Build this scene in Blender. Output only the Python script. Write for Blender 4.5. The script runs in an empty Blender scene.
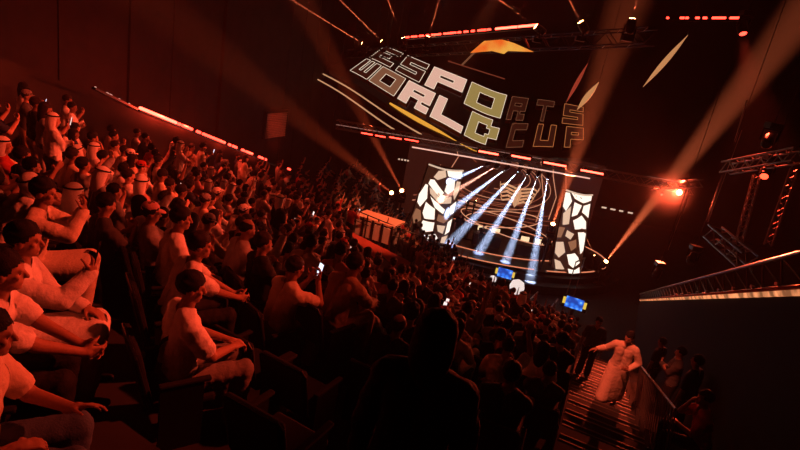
import bpy, bmesh, math, random
import numpy as np
from mathutils import Vector, Matrix
random.seed(11)
S = bpy.context.scene
COL = S.collection
PI = math.pi
R = math.radians

# ------------------------------------------------------------------ camera
FPX = 533.0
PITCH, ROLL, CAMZ = R(17.0), R(10.5), 10.83
_cp, _sp, _cr, _sr = math.cos(PITCH), math.sin(PITCH), math.cos(ROLL), math.sin(ROLL)
EYE = Vector((0, 0, CAMZ))
FWD = Vector((0, _cp, -_sp)); UP0 = Vector((0, _sp, _cp)); RT0 = Vector((1, 0, 0))
RTV = RT0 * _cr + UP0 * _sr
UPV = UP0 * _cr - RT0 * _sr

def ray(px, py):
    return FWD * FPX + RTV * (px - 400) + UPV * (225 - py)
def at(px, py, depth):                       # point seen at a pixel, depth metres along the view axis
    return EYE + ray(px, py) * (depth / FPX)
def at_y(px, py, y):
    d = ray(px, py); return EYE + d * (y / d.y)
def at_z(px, py, z):
    d = ray(px, py); return EYE + d * ((z - CAMZ) / d.z)
def project(p):
    d = Vector(p) - EYE
    f = d.dot(FWD)
    if f < 0.05: return (-9999, -9999, f)
    return (400 + FPX * d.dot(RTV) / f, 225 - FPX * d.dot(UPV) / f, f)

cd = bpy.data.cameras.new('camera'); cam = bpy.data.objects.new('camera', cd); COL.objects.link(cam)
cd.sensor_width = 36; cd.lens = 36 * FPX / 800; cd.clip_start = 0.05; cd.clip_end = 400
m = Matrix((RTV, UPV, -FWD)).transposed().to_4x4(); m.translation = EYE
cam.matrix_world = m
S.camera = cam

# ------------------------------------------------------------------ materials
def mat(name, col, rough=0.7, metal=0.0, noise=0.0, nscale=20, bump=0.0, spec=0.4):
    mt = bpy.data.materials.new(name); mt.use_nodes = True
    nt = mt.node_tree; b = nt.nodes['Principled BSDF']
    b.inputs['Base Color'].default_value = (*col, 1); b.inputs['Roughness'].default_value = rough
    b.inputs['Metallic'].default_value = metal; b.inputs['Specular IOR Level'].default_value = spec
    if noise or bump:
        tc = nt.nodes.new('ShaderNodeTexCoord'); n = nt.nodes.new('ShaderNodeTexNoise')
        n.inputs['Scale'].default_value = nscale; n.inputs['Detail'].default_value = 4
        nt.links.new(tc.outputs['Object'], n.inputs['Vector'])
        if noise:
            r = nt.nodes.new('ShaderNodeValToRGB')
            r.color_ramp.elements[0].position = .3; r.color_ramp.elements[1].position = .7
            r.color_ramp.elements[0].color = (*[c * (1 - noise) for c in col], 1)
            r.color_ramp.elements[1].color = (*[min(1, c * (1 + noise)) for c in col], 1)
            nt.links.new(n.outputs['Fac'], r.inputs['Fac']); nt.links.new(r.outputs['Color'], b.inputs['Base Color'])
        if bump:
            bp = nt.nodes.new('ShaderNodeBump'); bp.inputs['Strength'].default_value = bump; bp.inputs['Distance'].default_value = 0.02
            nt.links.new(n.outputs['Fac'], bp.inputs['Height']); nt.links.new(bp.outputs['Normal'], b.inputs['Normal'])
    return mt
def emit(name, col, strength):
    mt = bpy.data.materials.new(name); mt.use_nodes = True
    nt = mt.node_tree; b = nt.nodes['Principled BSDF']
    b.inputs['Base Color'].default_value = (0.02, 0.02, 0.02, 1)
    b.inputs['Emission Color'].default_value = (*col, 1); b.inputs['Emission Strength'].default_value = strength
    mt.cycles.emission_sampling = 'NONE'
    return mt

M = {}
M['black'] = mat('matte_black', (.012, .011, .011), .7)
M['black_metal'] = mat('black_metal', (.03, .028, .028), .35, .6)
M['truss'] = mat('truss_metal', (.25, .24, .23), .35, .8)
M['steel'] = mat('brushed_steel', (.5, .48, .46), .35, .9)
M['concrete'] = mat('dark_concrete', (.022, .02, .019), .8, noise=.25, nscale=3)
M['carpet_red'] = mat('red_carpet', (.32, .05, .035), .95, noise=.15, nscale=60)
M['wall'] = mat('dark_wall_cladding', (.035, .025, .023), .85, noise=.2, nscale=1.5)
M['wallpale'] = mat('pale_wall_panel', (.35, .27, .24), .8, noise=.1, nscale=6)
M['black_drape'] = mat('black_drape', (.006, .006, .006), .95)
M['deck'] = mat('stage_deck', (.014, .014, .018), .35, noise=.3, nscale=3)
M['platform_top'] = mat('platform_plywood', (.75, .5, .36), .6, noise=.1, nscale=5)
M['platform_panel'] = mat('platform_panel', (.55, .5, .46), .7)
M['red_led'] = emit('red_led', (1, .035, .02), 8)
M['red_led_hot'] = emit('red_led_hot', (1, .06, .035), 11)
M['red_led_dim'] = emit('red_led_dim', (1, .05, .02), 5)
M['white_line'] = emit('pale_line_light', (1, .55, .42), 1.0)
M['warm_led'] = emit('warm_led_strip', (1, .34, .13), 2.2)
M['lens_orange'] = emit('orange_lamp_lens', (1, .35, .12), 40)
M['lens_blue'] = emit('blue_lamp_lens', (.6, .75, 1), 20)
M['lens_white'] = emit('white_lamp_lens', (1, .9, .85), 8)
M['lens_star'] = emit('red_lamp_lens', (1, .2, .07), 60)

# ------------------------------------------------------------------ mesh helpers
class MB:
    def __init__(s): s.v = []; s.f = []; s.mi = []
    def add(s, vs, fs, mi=0):
        o = len(s.v); s.v += [tuple(v) for v in vs]; s.f += [tuple(i + o for i in f) for f in fs]; s.mi += [mi] * len(fs)
    def box(s, c, size, M3=None, mi=0, bev=0):
        cx, cy, cz = c; a, b, d = size[0] / 2, size[1] / 2, size[2] / 2
        if bev <= 0:
            vs = [Vector((x, y, z)) for x in (-a, a) for y in (-b, b) for z in (-d, d)]
            fs = [(0, 1, 3, 2), (4, 6, 7, 5), (0, 4, 5, 1), (2, 3, 7, 6), (0, 2, 6, 4), (1, 5, 7, 3)]
        else:
            bm = bmesh.new(); bmesh.ops.create_cube(bm, size=1)
            bmesh.ops.scale(bm, vec=size, verts=bm.verts)
            bmesh.ops.bevel(bm, geom=bm.edges[:], offset=bev, segments=2, profile=.5, affect='EDGES')
            bm.verts.index_update()
            vs = [v.co.copy() for v in bm.verts]; fs = [tuple(v.index for v in f.verts) for f in bm.faces]; bm.free()
        if M3 is not None: vs = [M3 @ v for v in vs]
        s.add([v + Vector(c) for v in vs], fs, mi)
    def tube(s, p0, p1, r0, r1=None, n=8, mi=0, caps=True):
        p0, p1 = Vector(p0), Vector(p1); r1 = r0 if r1 is None else r1
        d = (p1 - p0)
        if d.length < 1e-6: return
        d.normalize(); x = d.orthogonal().normalized(); y = d.cross(x)
        vs = []
        for p, r in ((p0, r0), (p1, r1)):
            for i in range(n):
                t = 2 * PI * i / n; vs.append(p + x * (r * math.cos(t)) + y * (r * math.sin(t)))
        fs = [(i, (i + 1) % n, n + (i + 1) % n, n + i) for i in range(n)]
        if caps: fs += [tuple(range(n - 1, -1, -1)), tuple(range(n, 2 * n))]
        s.add(vs, fs, mi)
    def path(s, pts, r, n=6, mi=0):
        pts = [Vector(p) for p in pts]
        rings = []; x = None
        for i, p in enumerate(pts):
            d = (pts[min(i + 1, len(pts) - 1)] - pts[max(i - 1, 0)]).normalized()
            x = d.orthogonal().normalized() if x is None else (x - d * x.dot(d)).normalized()
            y = d.cross(x); rr = r[i] if isinstance(r, (list, tuple)) else r
            rings.append([p + x * (rr * math.cos(2 * PI * k / n)) + y * (rr * math.sin(2 * PI * k / n)) for k in range(n)])
        vs = [q for rg in rings for q in rg]; fs = []
        for i in range(len(pts) - 1):
            for k in range(n): fs.append((i * n + k, i * n + (k + 1) % n, (i + 1) * n + (k + 1) % n, (i + 1) * n + k))
        fs += [tuple(range(n - 1, -1, -1)), tuple(range((len(pts) - 1) * n, len(pts) * n))]
        s.add(vs, fs, mi)
    def lathe(s, prof, n=16, c=(0, 0, 0), M3=None, mi=0):     # prof: (r, z) pairs
        vs = []
        for r, z in prof:
            for k in range(n):
                v = Vector((r * math.cos(2 * PI * k / n), r * math.sin(2 * PI * k / n), z)); vs.append(v)
        fs = []
        for i in range(len(prof) - 1):
            for k in range(n): fs.append((i * n + k, i * n + (k + 1) % n, (i + 1) * n + (k + 1) % n, (i + 1) * n + k))
        fs += [tuple(range(n - 1, -1, -1)), tuple(range((len(prof) - 1) * n, len(prof) * n))]
        if M3 is not None: vs = [M3 @ v for v in vs]
        s.add([v + Vector(c) for v in vs], fs, mi)
    def mesh(s, name, mats, smooth=False):
        me = bpy.data.meshes.new(name); me.from_pydata([tuple(v) for v in s.v], [], s.f)
        for x in (mats if isinstance(mats, (list, tuple)) else [mats]): me.materials.append(x)
        me.polygons.foreach_set('material_index', s.mi)
        if smooth: me.polygons.foreach_set('use_smooth', [True] * len(s.f))
        me.update(); return me
    def build(s, name, mats, parent=None, smooth=False):
        o = bpy.data.objects.new(name, s.mesh(name, mats, smooth)); COL.objects.link(o)
        if parent is not None: o.parent = parent
        return o

def tag(o, label=None, cat=None, group=None, kind=None):
    if label: o['label'] = label
    if cat: o['category'] = cat
    if group: o['group'] = group
    if kind: o['kind'] = kind
    return o
def empty(name, loc=(0, 0, 0), label=None, cat=None, group=None, rz=0):
    o = bpy.data.objects.new(name, None); COL.objects.link(o); o.location = loc; o.rotation_euler = (0, 0, rz)
    o.empty_display_size = .1
    return tag(o, label, cat, group)
def copy_tree(o, parent=None):
    c = o.copy(); COL.objects.link(c)
    if parent is not None: c.parent = parent
    for ch in list(o.children): copy_tree(ch, c)
    return c
def quadp(name, pts, m, parent=None, thick=0.0):
    b = MB(); p = [Vector(q) for q in pts]
    if thick:
        n = (p[1] - p[0]).cross(p[2] - p[0]).normalized() * thick
        q = [x - n for x in p]; k = len(p)
        b.add(p + q, [tuple(range(k)), tuple(range(2 * k - 1, k - 1, -1))] + [(i, i + k, (i + 1) % k + k, (i + 1) % k) for i in range(k)])
    else: b.add(p, [tuple(range(len(p)))])
    return b.build(name, m, parent)
def rot_to(d, upz=True):                      # matrix whose -Z axis points along d
    return Vector(d).to_track_quat('-Z', 'Y').to_matrix()
def spot(name, loc, target, power, col, size_deg, blend=.3, radius=.05, parent=None):
    l = bpy.data.lights.new(name, 'SPOT'); l.energy = power; l.color = col; l.spot_size = R(size_deg); l.spot_blend = blend
    l.shadow_soft_size = radius
    o = bpy.data.objects.new(name, l); COL.objects.link(o)
    mm = rot_to(Vector(target) - Vector(loc)).to_4x4(); mm.translation = loc
    if parent is not None:
        o.parent = parent; bpy.context.view_layer.update(); o.matrix_parent_inverse = Matrix(); o.matrix_local = parent.matrix_world.inverted() @ mm
    else: o.matrix_world = mm
    return o

def haze_mat(density):
    mt = bpy.data.materials.new('added_beam_smoke'); mt.use_nodes = True; nt = mt.node_tree; nt.nodes.clear()
    o = nt.nodes.new('ShaderNodeOutputMaterial'); v = nt.nodes.new('ShaderNodeVolumeScatter'); v.inputs['Density'].default_value = density
    nt.links.new(v.outputs[0], o.inputs['Volume']); return mt
# ------------------------------------------------------------------ the raked bowl
FV = Vector((.375, .927, 0)); WV = Vector((.927, -.375, 0))
OC = Vector((11.25, 27.8, 0)); RD = 30.0; RAKE = .365
def zfloor(s): return max(0.0, CAMZ - 2.07 - RAKE * s)
def s_of(p): return RD - (Vector((p[0], p[1], 0)) - OC).length
ROWS = list(range(-5, 24)); PITCHR = .9
def row_s(k): return .7 + PITCHR * k
def row_z(k): return zfloor(row_s(k))
WL0, WL1 = Vector((-8.5, 15.9, 0)), Vector((-5.96, 25.3, 0))
WLD = (WL1 - WL0).normalized(); WLN = Vector((WLD.y, -WLD.x, 0))     # WLN points into the hall
def wall_d(p): return (Vector((p[0], p[1], 0)) - WL0).dot(WLN)
def w_of(p): return .927 * p[0] - .375 * p[1]
AISLE0, AISLE1 = .1, 1.45
def rowpos(k, th):
    r = RD - row_s(k); return Vector((OC.x + r * math.cos(th), OC.y + r * math.sin(th), row_z(k)))

def tiers():
    b = MB()
    for k in ROWS:
        z = row_z(k); z2 = row_z(k + 1); r1 = RD - row_s(k) + PITCHR / 2; r0 = r1 - PITCHR
        run = []
        n = 200
        for i in range(n + 1):
            th = R(-196) + (R(-196 + 100) - R(-196)) * i / n
            pm = Vector((OC.x + (r0 + r1) / 2 * math.cos(th), OC.y + (r0 + r1) / 2 * math.sin(th), 0))
            if wall_d(pm) > -.3 and w_of(pm) < AISLE0 and pm.y > -7: run.append(th)
        if len(run) < 2: continue
        vs = []
        for th in run:
            c, s_ = math.cos(th), math.sin(th)
            for r, zz in ((r1, z), (r0, z), (r0, z2 - .02)): vs.append((OC.x + r * c, OC.y + r * s_, zz))
        fs = []
        for i in range(len(run) - 1):
            a = i * 3; fs += [(a, a + 3, a + 4, a + 1), (a + 1, a + 4, a + 5, a + 2)]
        b.add(vs, fs)
        # aisle-side cheek
        a = (len(run) - 1) * 3
        v0 = Vector(vs[a]); v1 = Vector(vs[a + 1])
        b.add([v0, v1, v1 - Vector((0, 0, 1.2)), v0 - Vector((0, 0, 1.2))], [(0, 1, 2, 3)])
    o = b.build('floor_stand', M['concrete']); tag(o, kind='structure')
tiers()
def gpt(s, w, z=None):                          # point on the straight stair run beside the aisle
    p = FV * s + WV * w; p.z = zfloor(s) if z is None else z; return p

# aisle stair: two treads per row, a metal nosing on each
def stairs():
    t = MB(); no = MB()
    step = PITCHR / 2
    for i in range(-6, 44):
        s = .25 + step * i; z = zfloor(s + step / 2)
        if z <= 0: break
        A = gpt(s, AISLE0, z); B = gpt(s, AISLE1, z); C_ = gpt(s + step, AISLE1, z); D_ = gpt(s + step, AISLE0, z)
        dn = Vector((0, 0, .5))
        vs = [A, B, C_, D_, A - dn, B - dn, C_ - dn, D_ - dn]
        t.add(vs, [(0, 1, 2, 3), (2, 6, 7, 3), (0, 3, 7, 4), (1, 5, 6, 2)])
        for q in ((0, .13) if i % 2 == 0 else ()):
            no.box((D_ + C_) / 2 - FV * (.02 + q) + Vector((0, 0, .006)), ((C_ - D_).length - .06, .022, .012), Matrix.Rotation(math.atan2(WV.y, WV.x), 3, 'Z'))
    root = empty('aisle_stairs', gpt(6, .8), 'dark stepped aisle with thin metal step edges, under the man in pale robe', 'stairs')
    for nm, b, m_ in (('steps', t, M['concrete']), ('step_nosing', no, M['truss'])):
        o = b.build(nm, m_, root); o.location = -root.location
        if nm == 'step_nosing': o['kind'] = 'stuff'
    # level side platforms between the stair and the parapet with their bright edges
    p = MB(); e = MB()
    for k in ROWS:
        s0 = row_s(k) - PITCHR / 2; z = row_z(k) + .02
        if z <= .1: break
        A, B = gpt(s0, AISLE1, z), gpt(s0, 2.35, z); C_, D_ = gpt(s0 + PITCHR, 2.35, z), gpt(s0 + PITCHR, AISLE1, z); dn = Vector((0, 0, .8))
        p.add([A, B, C_, D_, A - dn, B - dn, C_ - dn, D_ - dn], [(0, 1, 2, 3), (2, 6, 7, 3), (0, 3, 7, 4), (1, 5, 6, 2)])
    o = p.build('floor_ledge', M['concrete']); tag(o, kind='structure')
stairs()

# picket railing between stair and ledge
def picket_railing():
    root = empty('picket_railing', gpt(9, 1.5), 'low black railing of thin red-lit pickets, right of the stepped aisle', 'railing')
    s = 7.2
    bar = MB()
    pts = []
    while s < 12.4:
        g = gpt(s, 1.55); top = g + Vector((0, 0, 1.0)) - WV * .16 + FV * .05
        b = MB(); b.tube(g - root.location + Vector((0, 0, .0)), top - root.location, .012, n=6); b.build('picket', M['steel'], root)
        pts.append(top - root.location); s += .24
    bar.path([pts[0], pts[-1]], .02); bar.build('handrail', M['black_metal'], root)
picket_railing()

# flat floor, walls, ceiling
def box_struct(name, pts, m_): tag(quadp(name, pts, m_), kind='structure')
box_struct('floor', [(-30, -12, -.01), (45, -12, -.01), (45, 52, -.01), (-30, 52, -.01)], M['concrete'])
box_struct('ceiling', [(-30, 52, 26), (45, 52, 26), (45, -12, 26), (-30, -12, 26)], M['black_drape'])
box_struct('wall_back', [(-30, 50, 0), (45, 50, 0), (45, 50, 26), (-30, 50, 26)], M['black_drape'])
box_struct('wall_right', [(40, -12, 0), (40, 50, 0), (40, 50, 26), (40, -12, 26)], M['black_drape'])
box_struct('wall_rear', [(-30, -11, 0), (45, -11, 0), (45, -11, 26), (-30, -11, 26)], M['black_drape'])
wo = WL0 - WLN * 3.2
wp0, wp1 = wo - WLD * 26, wo + WLD * 36
def left_wall():
    b = MB()
    b.add([wp0, wp1, wp1 + Vector((0, 0, 26)), wp0 + Vector((0, 0, 26))], [(0, 1, 2, 3)])
    M3 = Matrix((WLD, WLN, Vector((0, 0, 1)))).transposed()
    L = (wp1 - wp0).length; i = 0; x = 1.0
    rnd = random.Random(5)
    while x < L - 2:                                 # cladding boards standing proud of the wall
        w = rnd.choice((1.6, 2.2, 2.8)); d = rnd.choice((.04, .1, .16))
        b.box(wp0 + WLD * (x + w / 2) + WLN * d / 2 + Vector((0, 0, 13)), (w - .08, d, 26), M3); x += w
    o = b.build('wall_left', M['wall']); tag(o, kind='structure')
    # service walkway behind the stand's side parapet
    a, c = WL0 - WLD * 20, WL0 + WLD * 30
left_wall()
def wall_hit(px, py, off=.2):
    d = ray(px, py); n = WLN; p0 = wo + WLN * off
    t = (p0 - EYE).dot(n) / d.dot(n); return EYE + d * t

# pale shutter on the left wall
def shutter():
    a, b_, c, d = wall_hit(264, 136), wall_hit(284, 139), wall_hit(287, 114), wall_hit(267, 111)
    z0 = (a.z + b_.z) / 2; z1 = (c.z + d.z) / 2
    x0 = (a + d) / 2; x1 = (b_ + c) / 2
    root = empty('wall_shutter', ((x0 + x1) / 2).to_tuple()[:2] + (z0,), 'pale closed shutter panel on the dark left wall beyond the red light strip', 'shutter')
    L = (x1 - x0).length; H = z1 - z0
    M3 = Matrix((WLD, WLN, Vector((0, 0, 1)))).transposed()
    b = MB(); n = 14
    for i in range(n): b.box((0, 0, H * (i + .5) / n), (L, .08, H / n - .03), M3, bev=.01)
    b.build('shutter_slats', M['wallpale'], root)
    f = MB(); f.box((0, 0, H + .06), (L + .3, .14, .14), M3); f.box(WLD * (L / 2 + .07) + Vector((0, 0, H / 2)), (.14, .14, H), M3); f.box(-WLD * (L / 2 + .07) + Vector((0, 0, H / 2)), (.14, .14, H), M3)
    f.build('frame', M['black_metal'], root)
shutter()

# side parapet of the stand with the red light strip
def left_parapet():
    b = MB()
    P = []
    n = 40
    for i in range(n + 1):
        p = WL0 + WLD * (-20 + 45 * i / n); 
        t = at_top(p); P.append((p, t))
    vs = []
    for p, t in P:
        for o_, z in ((0, 0), (0, t), (-.25, t), (-.25, 0)): vs.append(p - WLN * -o_ + Vector((0, 0, z)))
    fs = []
    for i in range(n):
        a = i * 4
        for j in range(3): fs.append((a + j, a + 4 + j, a + 5 + j, a + 1 + j))
    b.add(vs, fs); o = b.build('wall_parapet', M['wall']); tag(o, kind='structure')
A0 = at_y(60, 66, 11.6); A1 = at_y(140, 108, 15.6); A2 = at_y(290, 169.5, 25.4)
def at_top(p):                                  # height of the parapet's sloping top at plan position p
    t = (p - WL0).dot(WLD); t1 = (Vector((A1.x, A1.y, 0)) - WL0).dot(WLD); t2 = (Vector((A2.x, A2.y, 0)) - WL0).dot(WLD)
    return max(.3, A1.z - .08 + (A2.z - A1.z) * (t - t1) / (t2 - t1))
left_parapet()
def strip_light(name, P0, P1, segs, label, cat='light strip', group=None, r=.045, m_on='red_led', housing=True, hot=()):
    P0, P1 = Vector(P0), Vector(P1)
    root = empty(name, P0, label, cat, group)
    d = (P1 - P0)
    if housing:
        h = MB(); M3 = d.to_track_quat('X', 'Z').to_matrix(); h.box(d / 2 - M3 @ Vector((0, 0, r + .03)), (d.length + .1, .1, .06), M3); h.build('housing', M['black_metal'], root)
    for i, (a, b_) in enumerate(segs):
        s = MB(); s.tube(d * a, d * b_, r, n=8); s.build('light_segment', M['red_led_hot' if i in hot else m_on], root)
    return root
pA, pB = at_y(140, 108, 15.6), at_y(290, 169.5, 25.4)
def frac(px): # rough parameter along the strip for a picture column
    best = min(range(1001), key=lambda i: abs(project(pA + (pB - pA) * (i / 1000))[0] - px)); return best / 1000
segpx = [(140, 176), (178.5, 180), (182.5, 192), (197, 200), (203, 222), (223.5, 224.5), (229, 230.5), (233, 236.5), (242, 244), (246, 252), (259, 263), (265, 266), (288, 290)]
strip_light('red_light_strip', pA, pB, [(frac(a), max(frac(b_), frac(a) + .004)) for a, b_ in segpx],
            'long sloping line of red lights down the left edge of the stand', hot=(0,), r=.05)
strip_light('dim_light_strip', at_y(95, 87, 13.4), at_y(136, 107, 15.4), [(0, .02), (.25, .3), (.33, .38), (.55, .57), (.8, .83)],
            'unlit end of the light rail with faint dots, above the upper left crowd', m_on='white_line', r=.014)

# right parapet: black wall, truss rail along its top, warm strip below
def right_parapet():
    Tn, Tf = at(800, 252.5, 6.2), at(640, 294, 30)
    Bn, Bf = at(800, 286, 6.2), at(640, 299, 30)
    Ln, Lf = at(800, 296, 6.2), at(640, 301, 30)
    dT = (Tf - Tn); ext = -.35
    Tn = Tn + dT * ext * .35; Bn = Bn + (Bf - Bn) * ext * .35; Ln = Ln + (Lf - Ln) * ext * .35
    b = MB(); d = Vector((0, 0, 1)); th = WV * .3
    pts = [Ln, Lf, Vector((Lf.x, Lf.y, 0)), Vector((Ln.x, Ln.y, 0))]
    q = [p + th for p in pts]
    b.add(pts + q, [(0, 1, 2, 3), (7, 6, 5, 4), (0, 4, 5, 1)])
    o = b.build('wall_stand_side', M['black_drape']); tag(o, kind='structure')
    root = empty('truss_rail', Bn, 'long ladder-like truss rail running down the right side wall above the warm light strip', 'truss')
    c = MB(); c.tube(Tn - Bn, Tf - Bn, .028, .035, n=8); c.build('top_chord', M['steel'], root)
    c = MB(); c.tube(Vector((0, 0, 0)), Bf - Bn, .022, .03, n=8); c.build('bottom_chord', M['truss'], root)
    c = MB()
    n = 34
    for i in range(n):
        t = (i + .5) / n
        t = t; p0 = Tn + (Tf - Tn) * t; p1 = Bn + (Bf - Bn) * t
        c.tube(p0 - Bn, p1 - Bn, .014, n=5)
        c.tube(Bn + (Bf - Bn) * t - Bn, Bn + (Bf - Bn) * min(1, t + 1 / n) - Bn, .012, n=4); t2 = min(1, t + 1 / n); p2 = Tn + (Tf - Tn) * t2
        c.tube(p1 - Bn, p2 - Bn, .009, n=5)
    c.build('bracing', M['truss'], root)
    for i in range(12):
        t = .05 + .5 * i / 12; p1 = Bn + (Bf - Bn) * t + Vector((0, 0, .03)) - WV * .05
        c = MB(); c.box(p1 - Bn, (.05, .05, .04)); c.build('bracket', M['steel'], root)
    strip = empty('warm_light_strip', Ln, 'warm orange light strip along the foot of the truss rail at right', 'light strip')
    k = MB(); a0, a1 = Bn - WV * .02 - Vector((0, 0, .02)), Bf - WV * .02 - Vector((0, 0, .03))
    pts = [Ln, Lf, Lf + (a1 - Lf) * .66, Ln + (a0 - Ln) * .66]
    k.add([p - Ln - WV * .02 for p in pts], [(0, 1, 2, 3)]); k.add([p - Ln + WV * .06 for p in pts], [(3, 2, 1, 0)])
    for i in range(4): k.add([pts[i] - Ln - WV * .02, pts[(i + 1) % 4] - Ln - WV * .02, pts[(i + 1) % 4] - Ln + WV * .06, pts[i] - Ln + WV * .06], [(3, 2, 1, 0)])
    k.build('light_band', M['warm_strip'], strip)
    k = MB(); k.tube(a0 - Ln, a1 - Ln, .025, n=6); k.build('cover', M['carpet_red'], strip)
def warm_strip_mat():
    mt = emit('warm_strip_uneven', (1, .34, .13), 1.6); nt = mt.node_tree; b = nt.nodes['Principled BSDF']
    tc = nt.nodes.new('ShaderNodeTexCoord'); n = nt.nodes.new('ShaderNodeTexNoise'); n.inputs['Scale'].default_value = 3.0; n.inputs['Detail'].default_value = 3
    r = nt.nodes.new('ShaderNodeMapRange'); r.inputs['From Min'].default_value = .4; r.inputs['From Max'].default_value = .62; r.inputs['To Min'].default_value = .25; r.inputs['To Max'].default_value = 1.15
    nt.links.new(tc.outputs['Object'], n.inputs['Vector']); nt.links.new(n.outputs['Fac'], r.inputs['Value']); nt.links.new(r.outputs['Result'], b.inputs['Emission Strength'])  # emission strength varies at random along the band
    return mt
M['warm_strip'] = warm_strip_mat()
right_parapet()

# ------------------------------------------------------------------ camera platform, red landing, railings
def platform():
    a, b_ = at(355, 214.5, 24), at(392, 226.5, 23)
    z = (a.z + b_.z) / 2; a = at_z(355, 214.5, z); b_ = at_z(393, 226.5, z)
    back = Vector((-(b_ - a).y, (b_ - a).x, 0)).normalized()
    if back.y < 0: back = -back
    L = (b_ - a).length; dx = (b_ - a).normalized()
    root = empty('camera_platform', a, 'raised platform with orange-lit top and pale panelled front, beside the stage left tower', 'platform')
    M3 = Matrix((dx, back, Vector((0, 0, 1)))).transposed()
    t = MB(); t.box(dx * L / 2 + back * .6 - Vector((0, 0, .04)), (L + .1, 1.2, .08), M3); t.build('top', M['platform_top'], root)
    for i in range(4):
        p = MB(); p.box(dx * (L * (i + .5) / 4) - Vector((0, 0, .52)), (L / 4 - .12, .04, .72), M3, bev=.01); p.build('front_panel', M['platform_panel'], root)
    for i in range(5):
        p = MB(); p.box(dx * (L * i / 4) + Vector((0, 0, -.75)) - back * .03, (.07, .07, 1.5), M3); p.build('post', M['black_metal'], root)
    # the red-carpeted landing before it
    f0, f1 = at(350, 231, 22.6), at(409, 261, 22.0); n0, n1 = at(346, 249, 21.4), at(402, 280, 20.8)
    zz = (f0.z + f1.z + n0.z + n1.z) / 4
    P = [at_z(350, 231, zz), at_z(346, 249, zz), at_z(402, 280, zz - .5), at_z(411, 262, zz - .5)]
    o = quadp('red_landing', P, M['carpet_red'], thick=.4); tag(o, 'red carpeted gangway landing in front of the orange-lit platform', 'landing')
    # railing along the landing's far edge
    p0, p1 = at_z(354, 232, zz), at_z(441, 268, zz - .6)
    r = empty('black_railing', p0, 'black metal railing along the red landing towards the stage', 'railing')
    for h in (1.0, .55):
        k = MB(); k.tube(Vector((0, 0, h)), p1 - p0 + Vector((0, 0, h)), .025, n=6); k.build('rail', M['black_metal'], r)
    for i in range(9):
        k = MB(); q = (p1 - p0) * (i / 8); k.tube(q + Vector((0, 0, -.3)), q + Vector((0, 0, 1.02)), .03, n=6); k.build('post', M['black_metal'], r)
    return P, zz
LANDING, LANDZ = platform()

# ------------------------------------------------------------------ stage
SX, SY = 5.9, 33.0
def stage():
    root = empty('stage', (SX, SY, 0), 'dark round-fronted stage with stepped black front, between two white lit towers', 'stage')
    def disc(rx, ry, z0, z1, n=64):
        b = MB(); ring = []
        for i in range(n):
            t = 2 * PI * i / n; ring.append((rx * math.cos(t), ry * math.sin(t)))
        vs = [(x, y, z1) for x, y in ring] + [(x, y, z0) for x, y in ring]
        fs = [tuple(range(n))] + [(i, i + n, (i + 1) % n + n, (i + 1) % n) for i in range(n)]
        b.add(vs, fs); return b
    disc(7.6, 4.9, .82, 1.0).build('deck', M['deck'], root)
    disc(7.9, 5.3, .0, .82).build('upper_step', M['black'], root)
    disc(8.4, 5.9, .0, .5).build('lower_step', M['black'], root)
    for rx, ry, z in ((5.2, 3.3, 1.01), (7.5, 4.8, 1.01)):
        b = MB(); pts = [(rx * math.cos(2 * PI * i / 80), ry * math.sin(2 * PI * i / 80), z) for i in range(81)]
        b.path(pts, .035, n=5); b.build('deck_ring_light', M['ring_light'], root)
M['ring_light'] = emit('stage_ring_light', (1, .30, .14), .9)
stage()

M['shard_white'] = emit('led_art_white', (1, .84, .70), 1.35); M['shard_cream'] = emit('led_art_cream', (1, .66, .45), .8); M['shard_brown'] = emit('led_art_brown', (.62, .26, .13), .5); M['shard_bg'] = emit('led_art_background', (.10, .03, .015), .35)
ART_LEFT = [([(.52, 1), (.98, 1), (.98, .9), (.60, .93)], 0), ([(.30, .97), (.48, 1), (.55, .92), (.34, .86), (.22, .88)], 1), ([(.62, .90), (.82, .88), (.86, .76), (.72, .70), (.60, .74)], 0),
  ([(.88, .87), (1, .86), (1, .72), (.93, .62), (.86, .70)], 1), ([(.16, .84), (.26, .85), (.60, .72), (.52, .66), (.14, .78)], 0), ([(.08, .76), (.14, .76), (.22, .60), (.12, .46), (.02, .50), (0, .60)], 0),
  ([(.20, .74), (.84, .66), (.86, .58), (.56, .58), (.26, .67)], 1), ([(.28, .64), (.54, .57), (.74, .50), (.72, .44), (.46, .52)], 0), ([(.86, .54), (1, .60), (1, .44), (.92, .42)], 0), ([(.22, .55), (.48, .50), (.54, .36), (.30, .34), (.22, .40)], 0),
  ([(.60, .44), (.80, .40), (.90, .36), (.80, .31), (.60, .35)], 2), ([(.04, .42), (.16, .42), (.24, .30), (.10, .22), (.02, .30)], 2), ([(.28, .31), (.56, .32), (.58, .20), (.36, .16), (.26, .22)], 0), ([(.64, .29), (.86, .27), (.84, .16), (.70, .20)], 1),
  ([(.90, .32), (1, .36), (1, .18), (.90, .14)], 0), ([(.10, .18), (.24, .16), (.34, .06), (.14, .06)], 1), ([(.38, .12), (.66, .16), (.80, .06), (.60, .01), (.42, .02)], 0), ([(.84, .11), (.98, .13), (.94, .02), (.84, .03)], 1)]
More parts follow.
